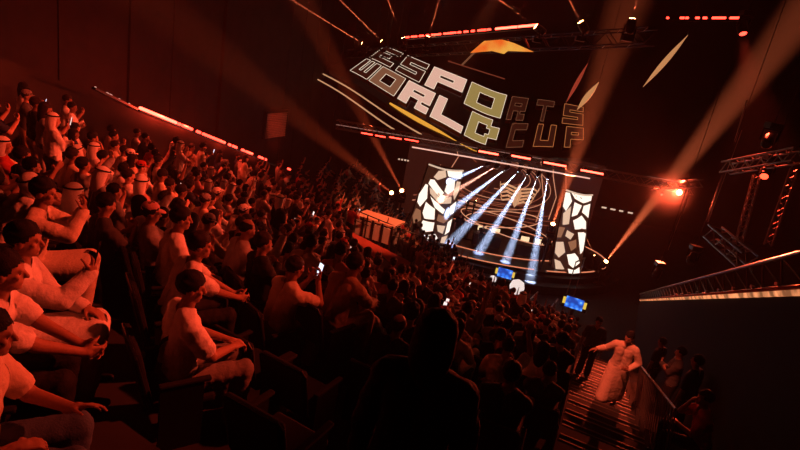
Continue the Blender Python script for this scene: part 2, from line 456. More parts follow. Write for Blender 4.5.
ART_RIGHT = [([(.16, 1), (.98, 1), (.98, .94), (.60, .91), (.30, .94)], 0), ([(.0, .98), (.12, .99), (.22, .90), (.10, .76), (.0, .80)], 0), ([(.30, .90), (.56, .88), (.44, .76), (.28, .72)], 0), ([(.64, .88), (.96, .90), (.96, .72), (.80, .76), (.60, .80)], 0),
  ([(.04, .72), (.22, .84), (.24, .62), (.08, .58)], 1), ([(.34, .68), (.60, .76), (.86, .68), (.92, .58), (.70, .60), (.44, .58)], 0), ([(.0, .54), (.16, .56), (.10, .42), (.0, .40)], 2), ([(.56, .55), (.80, .55), (.96, .52), (.96, .30), (.84, .26), (.70, .40)], 0),
  ([(.22, .54), (.44, .52), (.36, .44), (.20, .46)], 1), ([(.30, .40), (.54, .46), (.60, .36), (.44, .30)], 2), ([(.0, .34), (.18, .38), (.28, .26), (.14, .16), (.02, .20)], 1), ([(.34, .24), (.58, .28), (.76, .22), (.88, .14), (.62, .08), (.46, .12)], 0),
  ([(.04, .12), (.20, .12), (.36, .04), (.12, .0)], 1), ([(.46, .06), (.72, .05), (.90, .08), (.96, .0), (.52, .0)], 0)]
def led_tower(pxbl, pxbr, pxtl, pxtr, Y, bulge, label, seed):
    bl, br, tl, tr = (at_y(x, y, Y) for x, y in (pxbl, pxbr, pxtl, pxtr))
    z0, z1 = 1.01, (tl.z + tr.z) / 2
    root = empty('led_tower', ((bl.x + br.x) / 2, Y, z0), label, 'screen', 'angular lit towers beside the stage')
    b = MB(); n, mrows = 12, 10; H = z1 - z0; vs = []; uv = []
    for j in range(mrows + 1):
        t = j / mrows; xl = bl.x + (tl.x - bl.x) * t - root.location.x; xr = br.x + (tr.x - br.x) * t - root.location.x
        w = xr - xl; top = H * t
        for i in range(n + 1):
            u = i / n; x = xl + w * u; y = -bulge * math.sin(PI * u) * (.75 + .25 * math.sin(PI * t)); vs.append((x, y, top)); uv.append((x, top))
    fs = [(j * (n + 1) + i, j * (n + 1) + i + 1, (j + 1) * (n + 1) + i + 1, (j + 1) * (n + 1) + i) for j in range(mrows) for i in range(n)]
    b.add(vs, fs); o = b.build('led_face', M['shard_bg'], root)
    def sf(u, t, off=.02):
        xl = bl.x + (tl.x - bl.x) * t - root.location.x; xr = br.x + (tr.x - br.x) * t - root.location.x
        return Vector((xl + (xr - xl) * u, -bulge * math.sin(PI * u) * (.75 + .25 * math.sin(PI * t)) - off, H * t))
    art = MB()
    for poly, ci in (ART_LEFT if seed < 5 else ART_RIGHT):
        cx = sum(q[0] for q in poly) / len(poly); cy = sum(q[1] for q in poly) / len(poly); N_ = 5
        ring = []
        for i in range(len(poly)):                       # subdivided edges so that the shapes follow the curved face
            a, c_ = poly[i], poly[(i + 1) % len(poly)]
            ring += [(a[0] + (c_[0] - a[0]) * k / N_, a[1] + (c_[1] - a[1]) * k / N_) for k in range(N_)]
        m_ = len(ring); pts = [sf(cx, cy)] + [sf(cx + (x - cx) * .5, cy + (y - cy) * .5) for x, y in ring] + [sf(x, y) for x, y in ring]
        art.add(pts, [(0, 1 + i, 1 + (i + 1) % m_) for i in range(m_)] + [(1 + i, 1 + m_ + i, 1 + m_ + (i + 1) % m_, 1 + (i + 1) % m_) for i in range(m_)], ci)
    art.build('angular_picture', [M['shard_white'], M['shard_cream'], M['shard_brown']], o)
    c = MB()
    k = mrows * (n + 1)
    back = [(vs[0][0] - .06, .5, 0), (vs[n][0] + .06, .5, 0), (vs[k + n][0] + .06, .5, H), (vs[k][0] - .06, .5, H)]
    fr = [(x, .02, z) for x, y, z in back]
    c.add(fr + back, [(0, 4, 7, 3), (1, 2, 6, 5), (4, 5, 6, 7), (3, 7, 6, 2)]); c.build('cabinet', M['black_metal'], root)
    tr_ = MB(); tr_.path([(vs[k + i][0], vs[k + i][1] - .03, H + .03) for i in range(n + 1)], .05, n=5); tr_.build('top_trim', M['tower_trim'], root)
M['tower_trim'] = emit('pale_trim_light', (1, .7, .5), .7)
led_tower((405, 235), (446, 246), (429, 164), (463, 172), 30, .9, 'white angular patterned lit tower at the left end of the stage', 3.3)
led_tower((551, 268), (580, 274), (566, 190), (592, 196), 29.4, .7, 'white angular patterned lit tower at the right end of the stage', 8.1)

# back screen with orange line art
def back_screen():
    mt = emit('dark_line_art_screen', (.22, .035, .018), .10)
    root = empty('back_screen', (SX, 36.0, 1.0), 'wide dark screen with orange line art behind the stage', 'screen')
    bb = MB(); n = 24; W = 6.2; vs = []
    for j in (0, 1):
        for i in range(n + 1):
            x = -W + 2 * W * i / n; vs.append((x, -(x / W) ** 2 * 2.2, .2 + j * 5.6))
    bb.add(vs, [(i, i + 1, n + 1 + i + 1, n + 1 + i) for i in range(n)]); o = bb.build('screen_face', mt, root)
    f = MB()
    for j, z in ((0, .2), (1, 5.8)): f.path([(v[0], v[1], z) for v in vs[:n + 1]], .09, n=5)
    f.build('frame', M['black_metal'], root)
    bk = MB(); bk.add([(x, y + .3, z) for x, y, z in vs], [(i + 1, i, n + 1 + i, n + 1 + i + 1) for i in range(n)]); bk.build('screen_back', M['black'], root)
    M['art_line'] = emit('line_art', (1, .40, .22), .7); M['art_line_dim'] = emit('line_art_dim', (1, .25, .12), .32)
    f = lambda x, z: (x, -(x / W) ** 2 * 2.2 - .04, z)
    def arc(cx, cz, rx, rz, a0, a1, r, m_):
        k = MB(); k.path([f(cx + rx * math.cos(R(a0 + (a1 - a0) * i / 40)), cz + rz * math.sin(R(a0 + (a1 - a0) * i / 40))) for i in range(41)], r, n=4); k.build('line_art', M[m_], root)
    for i in range(6): arc(-.3 + .15 * i, 3.1 + .12 * i, 3.9 - .5 * i, 1.9 - .24 * i, -200 + 25 * i, 60 + 10 * i, .022, 'art_line_dim' if i % 2 else 'art_line')
    for i in range(5): arc(.4, 1.3 + .24 * i, 4.6 - .5 * i, .55, 190, 350, .02, 'art_line_dim')
    for pts, m_ in (([(-5.4, 1.2), (-2.8, 1.5), (-.6, 1.3)], 'art_line'), ([(-5.4, 1.55), (-2.9, 1.85), (-.8, 1.7)], 'art_line_dim'), ([(-5.2, .9), (-2.6, 1.15), (-.4, .95)], 'art_line_dim'),
                    ([(2.4, 5.6), (2.8, 4.2), (3.3, 2.6), (3.2, 1.0)], 'art_line'), ([(3.2, 5.6), (3.5, 4.3), (4.0, 3.0), (3.9, 1.4)], 'art_line'), ([(3.9, 5.6), (4.2, 4.6), (4.5, 3.4)], 'art_line_dim'),
                    ([(-3.4, 5.5), (-2.9, 4.4), (-3.3, 3.4), (-2.8, 2.4)], 'art_line'), ([(-2.6, 5.5), (-2.2, 4.6), (-1.6, 4.2)], 'art_line_dim'), ([(-1.4, 5.6), (-.6, 4.8), (.6, 4.7), (1.4, 5.4)], 'art_line'), ([(-1.0, 5.2), (0, 4.4), (1.1, 5.0)], 'art_line_dim')):
        k = MB(); q = []
        for (x0, z0), (x1, z1) in zip(pts, pts[1:]): q += [f(x0 + (x1 - x0) * i / 8, z0 + (z1 - z0) * i / 8) for i in range(8)]
        q.append(f(*pts[-1])); k.path(q, .03, n=4); k.build('line_art', M[m_], root)
back_screen()
# hanging hoops of light over the stage
M['hoop'] = emit('hoop_light', (1, .42, .22), .75)
for (px, py, Y, rx, rz_, tilt, lab) in ((506, 226, 31.5, 2.9, 1.0, 8, 'large thin orange light hoop hanging low over the stage'),
                                     (502, 219, 32, 2.3, .6, -10, 'small thin orange light hoop inside the large one over the stage')):
    c = at_y(px, py, Y); b = MB(); q = Matrix.Rotation(R(tilt), 3, 'Y')
    b.path([q @ Vector((rx * math.cos(2 * PI * i / 64), rx * .8 * math.sin(2 * PI * i / 64), 0)) for i in range(65)], .028, n=5)
    o = b.build('light_hoop', M['hoop']); o.location = c; tag(o, lab, 'light')
# gold emblem hanging in the middle
def emblem():
    c = at_y(517, 196, 31)
    root = empty('stage_emblem', c, 'gold angular emblem hanging above the middle of the stage', 'emblem')
    M['gold'] = emit('gold_emblem_light', (1, .5, .26), .55); M['gold'].node_tree.nodes['Principled BSDF'].inputs['Base Color'].default_value = (.6, .35, .12, 1)
    rnd = random.Random(4)
    for sgn in (-1, 1):
        for i in range(5):
            b = MB(); x0 = sgn * .12; z0 = -.45 + .22 * i
            b.path([(x0, 0, z0), (sgn * (.45 + .1 * i), -.05, z0 + .18), (sgn * (.8 + .08 * i), 0, z0 + .05), (sgn * (.95 + .05 * i), .02, z0 + .25)], [.06, .07, .05, .02], n=5)
            b.build('wing_bar', M['gold'], root)
    b = MB(); b.lathe([(.02, -.7), (.2, -.4), (.24, .1), (.12, .5), (.03, .75)], 8); b.build('core', M['gold'], root)
    w_ = MB(); w_.tube((0, 0, .7), (0, 0, 5), .012, n=5); w_.build('hanging_cable', M['black_metal'], root)
emblem()
def desk(px, py, Y, label, n=2):
    c = at_y(px, py, Y); root = empty('player_desk', (c.x, c.y, 1.0), label, 'desk', 'player desks on the stage')
    b = MB(); b.box((0, 0, .72), (1.7, .7, .05)); b.build('desk_top', M['black_metal'], root)
    b = MB(); b.box((0, -.3, .38), (1.66, .04, .66)); b.build('front_panel', M['black'], root)
    for x in (-.8, .8):
        b = MB(); b.box((x, .05, .36), (.05, .6, .7)); b.build('leg', M['black_metal'], root)
    for i in range(n):
        x = (i - (n - 1) / 2) * .85
        mroot = empty('monitor', (c.x + x, c.y - .05, 1.745), ('small cream-lit monitor on ' + label.split(' with')[0]) if n == 1 else None, 'monitor', 'monitors on the player desks')
        mroot['label'] = ('left' if i == 0 else 'right') + ' cream-lit monitor on the ' + label.split(' with')[0].replace('black ', '')
        b = MB(); b.lathe([(.1, 0), (.1, .015), (.02, .03), (.02, .15)], 8); b.build('foot', M['black_metal'], mroot)
        b = MB(); b.box((0, 0, .32), (.56, .04, .34), bev=.01); b.build('casing', M['black_metal'], mroot)
        b = MB(); b.box((0, -.024, .32), (.5, .006, .29)); b.build('screen', M['monitor_glow'], mroot)
M['monitor_glow'] = emit('cream_monitor_glow', (1, .72, .4), 1.1)
desk(486, 241, 31.2, 'black player desk with two monitors, left of the stage middle')
desk(530, 247, 30.6, 'black player desk with two monitors, right of the stage middle')

# confidence monitors before the stage, with blue game pictures
def blue_mat():
    mt = emit('blue_game_picture', (.05, .2, 1), 1.2); nt = mt.node_tree; b = nt.nodes['Principled BSDF']
    tc = nt.nodes.new('ShaderNodeTexCoord'); n = nt.nodes.new('ShaderNodeTexVoronoi'); n.inputs['Scale'].default_value = 4.0
    r = nt.nodes.new('ShaderNodeValToRGB'); e = r.color_ramp.elements; e[0].color = (.35, .7, 1, 1); e[1].color = (.01, .05, .35, 1); e[1].position = .6
    k = e.new(.25); k.color = (.03, .2, .9, 1)
    nt.links.new(tc.outputs['Object'], n.inputs['Vector']); nt.links.new(n.outputs['Distance'], r.inputs['Fac']); nt.links.new(r.outputs['Color'], b.inputs['Emission Color'])
    return mt
M['blue_pic'] = blue_mat(); M['yellow_pic'] = emit('yellow_team_panel', (.9, .6, .08), .9)
def confidence(px, py, depth, w, label):
    c = at(px, py, depth); root = empty('stage_monitor', (c.x, c.y, c.z), label, 'monitor', 'blue monitors facing the seats')
    root.rotation_euler = (0, 0, math.atan2(-c.x, c.y) * -1 * 0 + math.atan2(c.y, c.x) - PI / 2)
    h = w * .5
    b = MB(); b.box((0, 0, 0), (w + .1, .1, h + .1), bev=.02); b.build('casing', M['black'], root)
    b = MB(); b.box((0, -.055, 0), (w * .74, .01, h)); b.build('screen', M['blue_pic'], root)
    for s in (-1, 1):
        b = MB(); b.box((s * w * .435, -.055, h * .05), (w * .12, .01, h * .6)); b.build('side_picture', M['yellow_pic'], root)
    b = MB(); b.box((0, .05, -(c.z) / 2 - h / 4), (.12, .1, c.z - h / 2)); b.build('stand_post', M['black_metal'], root)
    b = MB(); b.box((0, .05, -c.z + .02), (.9, .5, .04)); b.build('stand_base', M['black_metal'], root)
confidence(505, 273, 26, .95, 'blue-lit monitor with yellow sides in front of the stage middle')
confidence(574.5, 303, 24, 1.05, 'blue-lit monitor with yellow sides near the right end of the stage front')
for px, py, dp, rr, lab in ((517, 287, 25.4, .36, 'round white-lit work light right of the middle blue monitor'), (493, 279, 25.6, .17, 'small white-lit work light left of the middle blue monitor')):
    c = at(px, py, dp); root = empty('work_light', c, lab, 'lamp')
    b = MB(); b.lathe([(rr * .25, -rr), (rr * .8, -rr * .7), (rr, 0), (rr * .8, rr * .7), (rr * .25, rr)], 16); b.build('globe', M['lens_white_soft'] if 'lens_white_soft' in M else M.setdefault('lens_white_soft', emit('white_globe', (1, .82, .76), .9)), root, smooth=True)
    b = MB(); b.tube((0, 0, -rr), (0, 0, -c.z), .03, n=6); b.build('stand', M['black_metal'], root)
# pale ramp rails by the stage front
for i, (p, q) in enumerate((((530, 300), (538, 292)), ((551, 308), (558, 299)), ((576, 262), (585, 258)))):
    a, b_ = at(*p, 25), at(*q, 25.6); b = MB(); b.tube(a, b_, .035, n=6); b.tube(a, (a.x, a.y, 0), .025, n=6); b.tube(b_, (b_.x, b_.y, 0), .025, n=6)
    o = b.build('ramp_rail', M['steel']); tag(o, ('pale short ramp rail right of the white work light', 'pale short ramp rail left of the right blue monitor', 'pale short ramp rail at the foot of the right lit tower')[i], 'rail')

def glow(name, loc, power, parent, col=(1, .05, .02), rad=.1):
    l = bpy.data.lights.new(name, 'POINT'); l.energy = power; l.color = col; l.shadow_soft_size = rad
    o = bpy.data.objects.new(name, l); COL.objects.link(o); o.location = Vector(loc) - (parent.location if parent else Vector()); o.parent = parent; return o
for t in (.1, .22, .45, .65): glow('strip_glow', pA + (pB - pA) * t + Vector((.1, 0, .12)), 130 if t < .3 else 50, bpy.data.objects['red_light_strip'])
_p = bpy.data.objects['camera_platform'].location
spot('platform_fill', (_p.x + 4.0, _p.y - 4.5, 14), (_p.x + .8, _p.y + .6, _p.z - .4), 9000, (1, .17, .065), 24, .6, .1)  # added spot without a fixture, brightens the platform and landing
# ------------------------------------------------------------------ trusses
def truss(name, P0, P1, size, label, cat='truss', n=None, m_='truss', rc=.03):
    P0, P1 = Vector(P0), Vector(P1); root = empty(name, P0, label, cat)
    d = P1 - P0; L = d.length; x = d.normalized(); y = Vector((0, 0, 1)).cross(x).normalized(); z = x.cross(y)
    h = size / 2; cs = [(h, h), (h, -h), (-h, -h), (-h, h)]
    for a, b_ in cs:
        c = MB(); o = y * a + z * b_; c.tube(o, d + o, rc, n=6); c.build('chord', M[m_], root)
    br = MB(); n = n or int(L / size)
    for i in range(n):
        for j in range(4):
            a = cs[j]; b_ = cs[(j + 1) % 4]
            if i % 2: a, b_ = b_, a
            br.tube(x * (L * i / n) + y * a[0] + z * a[1], x * (L * (i + 1) / n) + y * b_[0] + z * b_[1], rc * .55, n=4, caps=False)
    br.build('bracing', M[m_], root)
    return root
TR0, TR1 = at_y(336, 128, 27), at_y(694, 186, 27)
TR1.z = TR0.z = (TR0.z + TR1.z) / 2
truss('front_truss', TR0, TR1, .42, 'long dark lighting truss across the front of the stage', n=40, rc=.025)
# red batten lamps on the front truss
bars = [((361, 132.5), (373, 135)), ((375, 135), (386, 137.5)), ((389, 136.5), (402, 139.5)), ((404, 139), (419, 141.5)),
        ((478, 151), (499, 154.5)), ((511, 155), (531, 159.5)), ((543, 162), (567, 166.5)), ((580, 169.5), (604, 174.5))]
names = ['leftmost of the four small ones', 'second of the four small ones', 'third of the four small ones', 'fourth small one, nearest the middle',
         'first of the four large ones', 'second of the four large ones', 'third of the four large ones', 'last of the large ones, at the right']
for i, (a, b_) in enumerate(bars):
    A, B = at_y(*a, 26.6), at_y(*b_, 26.6); z = (A.z + B.z) / 2; A.z = B.z = z
    root = empty('batten_lamp', A, 'red batten lamp on the front truss, ' + names[i], 'lamp', 'red batten lamps on the front truss')
    c = MB(); c.box((B - A) / 2 + Vector((0, .06, .0)), ((B - A).length + .1, .12, .26), bev=.02); c.build('housing', M['black_metal'], root)
    n = 5; L = B - A
    c = MB(); c.box(L / 2 + Vector((0, -.02, 0)), (L.length * .94, .05, .085 if i > 3 else .06), bev=.015); c.build('light_bar', M['red_led_hot'] if i > 3 else M['red_led'], root)
    for j in (0.15, .85):
        c = MB(); c.box(L * j + Vector((0, .1, .16)), (.05, .08, .12)); c.build('clamp', M['truss'], root)
# thin pale light line below it
A, B = at_y(412, 147, 26.5), at_y(590, 178.5, 26.5)
c = MB(); c.tube((0, 0, 0), B - A, .035, n=6); o = c.build('pale_light_tube', M['white_line']); o.location = A; tag(o, 'long thin pale light tube hanging under the front truss', 'light')
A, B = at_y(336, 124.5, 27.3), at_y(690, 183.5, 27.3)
c = MB(); c.tube((0, 0, 0), B - A, .012, n=5); o = c.build('truss_edge_line', M['truss_edge_glow']if 'truss_edge_glow' in M else M.setdefault('truss_edge_glow', emit('thin_edge_glow', (1, .5, .38), .45))); o.location = A; tag(o, 'thin pale glowing line along the top edge of the front truss', 'light')  # pale truss edge drawn as an emissive tube
# short white dashes of light left and right of the towers
for (a, b_, Y, lab) in (((398, 159), (410, 161), 30, 'short row of white lights left of the left lit tower'), ((601, 207), (636, 214), 30, 'short row of white lights right of the right lit tower')):
    A, B = at_y(*a, Y), at_y(*b_, Y); root = empty('dash_light', A, lab, 'light strip'); n = 4
    for i in range(n):
        c = MB(); c.tube((B - A) * ((i + .1) / n), (B - A) * ((i + .45 + .3 * random.random()) / n), .05, n=6); c.build('light_segment', M['tower_trim'], root)
    c = MB(); c.tube(Vector((0, .08, .0)), B - A + Vector((0, .08, 0)), .03, n=5); c.build('rail', M['black_metal'], root)

# ceiling truss with upward moving heads and red dashes
CT0, CT1 = at_y(352, 46, 30.5), at_y(655, 25, 15.0)
ctr = truss('ceiling_truss', CT0 - Vector((0, 0, .45)), CT1 - Vector((0, 0, .28)), .4, 'dark upper truss carrying upward lamps above the sign', rc=.02, n=44, m_='black_metal')
def truss_y(px):
    t = min((i / 600 for i in range(601)), key=lambda t: abs(project(CT0 + (CT1 - CT0) * t)[0] - px)); return (CT0 + (CT1 - CT0) * t).y
seg = []; rnd = random.Random(3); t = 0
while t < .74:
    l = rnd.uniform(.008, .03); seg.append((t, min(.74, t + l))); t += l + rnd.choice((.006, .01, .02, .03))
seg += [(.755, 1)]
strip_light('ceiling_light_strip', at_y(405, 37.5, truss_y(405) - .4), at_y(538, 25, truss_y(538) - .4), seg, 'broken line of red lights along the upper truss above the sign', r=.045, hot=(len(seg) - 1,))
strip_light('ceiling_light_strip', at_y(667, 18, 20.5), at_y(742, 18, 18), [(0, .02), (.2, .25), (.28, .31), (.42, .46), (.52, .56), (.64, .8), (.86, .96)], 'row of red dots of light at the upper right corner', r=.04)

# ------------------------------------------------------------------ moving heads
def moving_head(loc, target, label, group, lens='lens_orange', sc=1.0, stand=0.0, light=None, smoke=0, hang=False):
    """light = (power, colour, cone degrees, blend, radius)"""
    loc = Vector(loc); d = (Vector(target) - loc).normalized()
    down = -1 if stand >= 0 else 1                       # base below the head, or above it when hung
    root = empty('moving_head', loc, label, 'lamp', group)
    q = rot_to(d)
    b = MB(); b.lathe([(.06 * sc, .26 * sc), (.13 * sc, .2 * sc), (.15 * sc, .0), (.14 * sc, -.16 * sc), (.11 * sc, -.2 * sc)], 14, M3=q); b.build('head', M['black_metal'], root)
    b = MB(); b.lathe([(.02 * sc, -.205 * sc), (.10 * sc, -.203 * sc), (.09 * sc, -.215 * sc)], 14, M3=q); b.build('lens', M[lens], root)
    b = MB(); s = Vector((d.y, -d.x, 0)); s = s.normalized() if s.length > .1 else Vector((1, 0, 0))
    for k in (-1, 1): b.tube(s * (k * .18 * sc), s * (k * .18 * sc) + Vector((0, 0, down * .3 * sc)), .03 * sc, n=6)
    b.tube(s * (-.2 * sc) + Vector((0, 0, down * .3 * sc)), s * (.2 * sc) + Vector((0, 0, down * .3 * sc)), .035 * sc, n=6); b.build('yoke', M['black_metal'], root)
    b = MB(); b.box((0, 0, down * .4 * sc), (.34 * sc, .3 * sc, .16 * sc), bev=.02 * sc); b.build('base', M['black_metal'], root)
    if stand > 0:
        b = MB(); b.tube((0, 0, -.48 * sc), (0, 0, -stand + .05), .05, n=8); b.box((0, 0, -stand + .04), (.7, .7, .06)); b.build('stand', M['black_metal'], root)
    if hang:
        b = MB(); b.tube((0, 0, .46 * sc), (0, 0, 26 - loc.z), .012, n=5); b.build('hanging_cable', M['black_metal'], root)
    if light:
        p, col, ang, bl, rad = light
        l = spot('beam_light', loc + d * (.24 * sc + .04), target, p, col, ang, bl, rad)
        mw = l.matrix_world.copy(); l.parent = root; l.matrix_parent_inverse = Matrix.Translation(-loc)
        l.matrix_basis = mw
        if smoke:                                        # added cone of denser smoke, shaped to make the lamp's light show
            a = d * (.24 * sc + .06); L = (Vector(target) - loc).length; e_ = d * L; b = MB(); h = math.tan(R(ang / 2))
            b.tube(a, e_, .02 + h * .06, .02 + h * L, n=14); b.build('added_smoke_cone', SMOKE, root)
    return root
KB = 42.0
SMOKE = haze_mat(.05)                                                 # beam gain
ORANGE = (1, .23, .085); BLUE = (.52, .64, 1)
top = [((365, 45), (292, 0)), ((384, 43.5), (338, -2)), ((404.5, 41.5), (387, -2)), ((427, 40.5), (440, -2)), ((540, 29.5), (498, -1)), ((583.5, 27), (568, -2)), ((631, 25.5), (637, -2))]
order = ['first from the left', 'second from the left', 'third, where the red dashes begin', 'fourth, steep beam leaning right', 'fifth, ending the red dashes', 'sixth from the left', 'last, at the right']
for i, (p, q) in enumerate(top):
    Y = truss_y(p[0]) - .9
    A = at_y(*p, Y); B = at_y(*q, Y); B = A + (B - A) * 3
    moving_head(A, B, 'small lamp with thin orange beam on the upper truss, ' + order[i], 'upward lamps on the upper truss', light=(230000 * (Y / 25), (1, .16, .06), 1.5, .4, .004), sc=.8, smoke=1)
# floor lamps around the stage
def floor_lamp(px, py, Y, tx, ty, tY, label, light, sc=1.2, base=1.0, smoke=0):
    A = at_y(px, py, Y); B = at_y(tx, ty, tY); moving_head(A, B, label, 'floor lamps around the stage', light=light, stand=max(.4, A.z - base), sc=sc, smoke=smoke)
floor_lamp(403, 193, 31, 290, -20, 22, 'lamp on a stand left of the left lit tower, beam rising left', (KB * 14000, (1, .11, .035), 6, .8, .05))
floor_lamp(393, 194, 31.5, 120, -25, 15, 'lamp on a stand furthest left of the stage, faint wide beam', (KB * 9000, (1, .10, .03), 6, .9, .05))
floor_lamp(552, 227, 28.4, 632, -10, 22, 'lamp on a stand left of the right lit tower, broad beam rising', (KB * 20000, (1, .15, .05), 10, .95, .05))
floor_lamp(604, 264, 29.5, 800, 16, 22, 'lamp right of the right lit tower, broad orange beam rising right', (KB * 42000, (1, .17, .06), 7.5, .85, .05), base=.5)
floor_lamp(468, 202, 32, 452, 176, 32.5, 'lamp at the back of the stage with two thin orange beams, left one', (70000, ORANGE, 1.8, .4, .004), sc=.5, smoke=1)
floor_lamp(475, 202, 32, 500, 172, 32.5, 'lamp at the back of the stage with a thin orange beam leaning right', (70000, ORANGE, 1.8, .4, .004), sc=.5, smoke=1)
floor_lamp(595, 257, 30.4, 572, 205, 31, 'lamp at the foot of the right lit tower, thin beam', (70000, ORANGE, 1.8, .4, .004), sc=.5, smoke=1)
# blue-white beams
bl = [((488, 164), (425, 192), 31), ((497, 166), (400, 224), 31), ((507, 168), (428, 228), 30.5), ((520, 169.5), (448, 246), 30), ((529, 172), (478, 254), 29.5), ((538.5, 174), (505, 263), 28.8), ((548, 176), (531, 277), 27.7)]
bo = ['first from the left', 'second from the left', 'third from the left', 'fourth, in the middle', 'fifth from the left', 'sixth from the left', 'last, at the right']
for i, (p, q, tY) in enumerate(bl):
    A = at_y(*p, 27); B = at_y(*q, tY)
    moving_head(A, B, 'hung lamp throwing a blue-white beam onto the stage, ' + bo[i], 'blue-white lamps under the front truss', lens='lens_blue' if i > 1 else 'lens_orange', stand=-1, sc=.75,
                light=(145000 if i > 1 else 95000, BLUE if i != 1 else (1, .42, .3), 7.0, .9, .008), smoke=1)

# hot red lamp at the right
A = at_y(681, 192.5, 24)
hot = moving_head(A, A + (EYE + Vector((-2.5, 8, -2.0)) - A)  .normalized() * 1.7, 'dazzling red lamp hanging in the dark, right of the front truss', 'red wash lamps', lens='lens_star', stand=-1, sc=1.2, smoke=1,
            light=(11000, (1, .08, .03), 90, 1, .05))  # smoke cone added at this lamp to give it a red halo
A = at_y(662, 193.5, 25); moving_head(A, A + Vector((-4, -10, -4)), 'small red lamp just left of the dazzling red lamp', 'red wash lamps', lens='red_led', stand=-1, sc=.5)
A = Vector((9.0, 17.5, 13.5)); moving_head(A, at(765, 190, 14.5), 'added unseen red lamp reddening the right rigging truss, out of the picture', 'red wash lamps', lens='red_led', stand=-1, light=(9000, (1, .06, .025), 34, .8, .1), hang=True)  # added lamp out of view, put in to redden the rigging truss
# hanging suspension truss for those
truss('side_truss', at_y(655, 187, 24.6), at_y(700, 183, 22), .3, 'short dark truss holding the dazzling red lamp', rc=.02, m_='black_metal')

# rigging at the right edge
truss('rigging_truss', at(726, 168, 16), at(800, 155, 13), .32, 'red-lit truss section hanging at the right edge, above the truss rail', rc=.03)
truss('rigging_post', at(757, 175, 15.4), at(738, 245, 15.4), .16, 'slanting dark truss leg hanging below the right rigging truss', rc=.02, m_='truss')
truss('rigging_ladder', at(713, 232, 14), at(748, 262, 12), .34, 'ladder-like frame leaning above the truss rail at right', rc=.03, m_='truss', n=6)
truss('rigging_post', at(795, 168, 13.4), at(768, 245, 13.4), .16, 'dark truss leg at the right picture edge', rc=.02, m_='truss')
for i, (px, py, dp) in enumerate(((692, 259, 18), (657, 274, 20), (766, 172, 14.5), (768, 141, 14))):
    A = at(px, py, dp); moving_head(A, A + Vector((-1, -1.5, -1.2)), ('unlit lamp over the middle of the truss rail', 'unlit lamp over the far end of the truss rail', 'dim red lamp hanging below the right rigging truss', 'unlit lamp hanging above the right rigging truss')[i], 'unlit lamps at right', lens='red_led_dim' if i == 2 else 'black_metal', stand=-1, sc=1.0, hang=True)
for i, (a, b_) in enumerate((((742, 130), (708, 222)), ((747, 100), (735, 142)), ((668, 250), (690, 190)))):
    A, B = at(*a, 17), at(*b_, 17); c = MB(); c.tube((0, 0, 0), B - A, .012 if i != 1 else .03, n=5); o = c.build('hanging_cable', M['steel']); o.location = A
    tag(o, ('long thin cable hanging right of the dazzling red lamp', 'short bright rod hanging at the upper right', 'thin cable hanging below the dazzling red lamp')[i], 'cable')

# ------------------------------------------------------------------ sign
FONT = {
 'E': ['11111', '10000', '11110', '10000', '11111'], 'S': ['11111', '10000', '11111', '00001', '11111'], 'P': ['11111', '10001', '11111', '10000', '10000'],
 'O': ['11111', '10001', '10001', '10001', '11111'], 'R': ['11111', '10001', '11111', '10010', '10011'], 'T': ['11111', '00100', '00100', '00100', '00100'],
 'W': ['10101', '10101', '10101', '10101', '11111'], 'L': ['10000', '10000', '10000', '10000', '11111'], 'D': ['11110', '10011', '10001', '10011', '11110'],
 'C': ['11111', '10000', '10000', '10000', '11111'], 'U': ['10001', '10001', '10001', '10001', '11111']}
# the canopy surface: bottom curve and top curve through points in space
SB = [at_y(330, 66, 36), at_y(358, 80, 32.5), at_y(400, 106, 30), at_y(440, 128, 28.4), at_y(487, 151, 27.6), at_y(540, 152, 27.9), at_y(592, 153, 29)]
ST = [at_y(372, 44, 37), at_y(392, 52, 35), at_y(425, 66, 33), at_y(460, 80, 31.4), at_y(503, 97, 30.4), at_y(550, 104, 30.8), at_y(590, 112, 31.6)]
def cat(P, t):
    n = len(P) - 1; x = min(max(t * n, 0), n - 1e-6); i = int(x); f = x - i
    p0, p1, p2, p3 = P[max(i - 1, 0)], P[i], P[i + 1], P[min(i + 2, n)]
    return .5 * ((2 * p1) + (p2 - p0) * f + (2 * p0 - 5 * p1 + 4 * p2 - p3) * f * f + (3 * p1 - p0 - 3 * p2 + p3) * f ** 3)
def surf(u, v, h=0.0):
    b, t = cat(SB, u), cat(ST, u); p = b + (t - b) * v
    du = cat(SB, min(1, u + .01)) - cat(SB, max(0, u - .01)); n = du.cross(t - b).normalized()
    if n.y > 0: n = -n
    return p + n * h
def u_of(px, v):                                     # parameter for a picture column
    return min((i / 400 for i in range(401)), key=lambda u: abs(project(surf(u, v))[0] - px))
sign = empty('hanging_sign', surf(.5, 0), 'large curved hanging sign with block letters ESPORTS WORLD CUP above the stage', 'sign')
so = sign.location.copy()
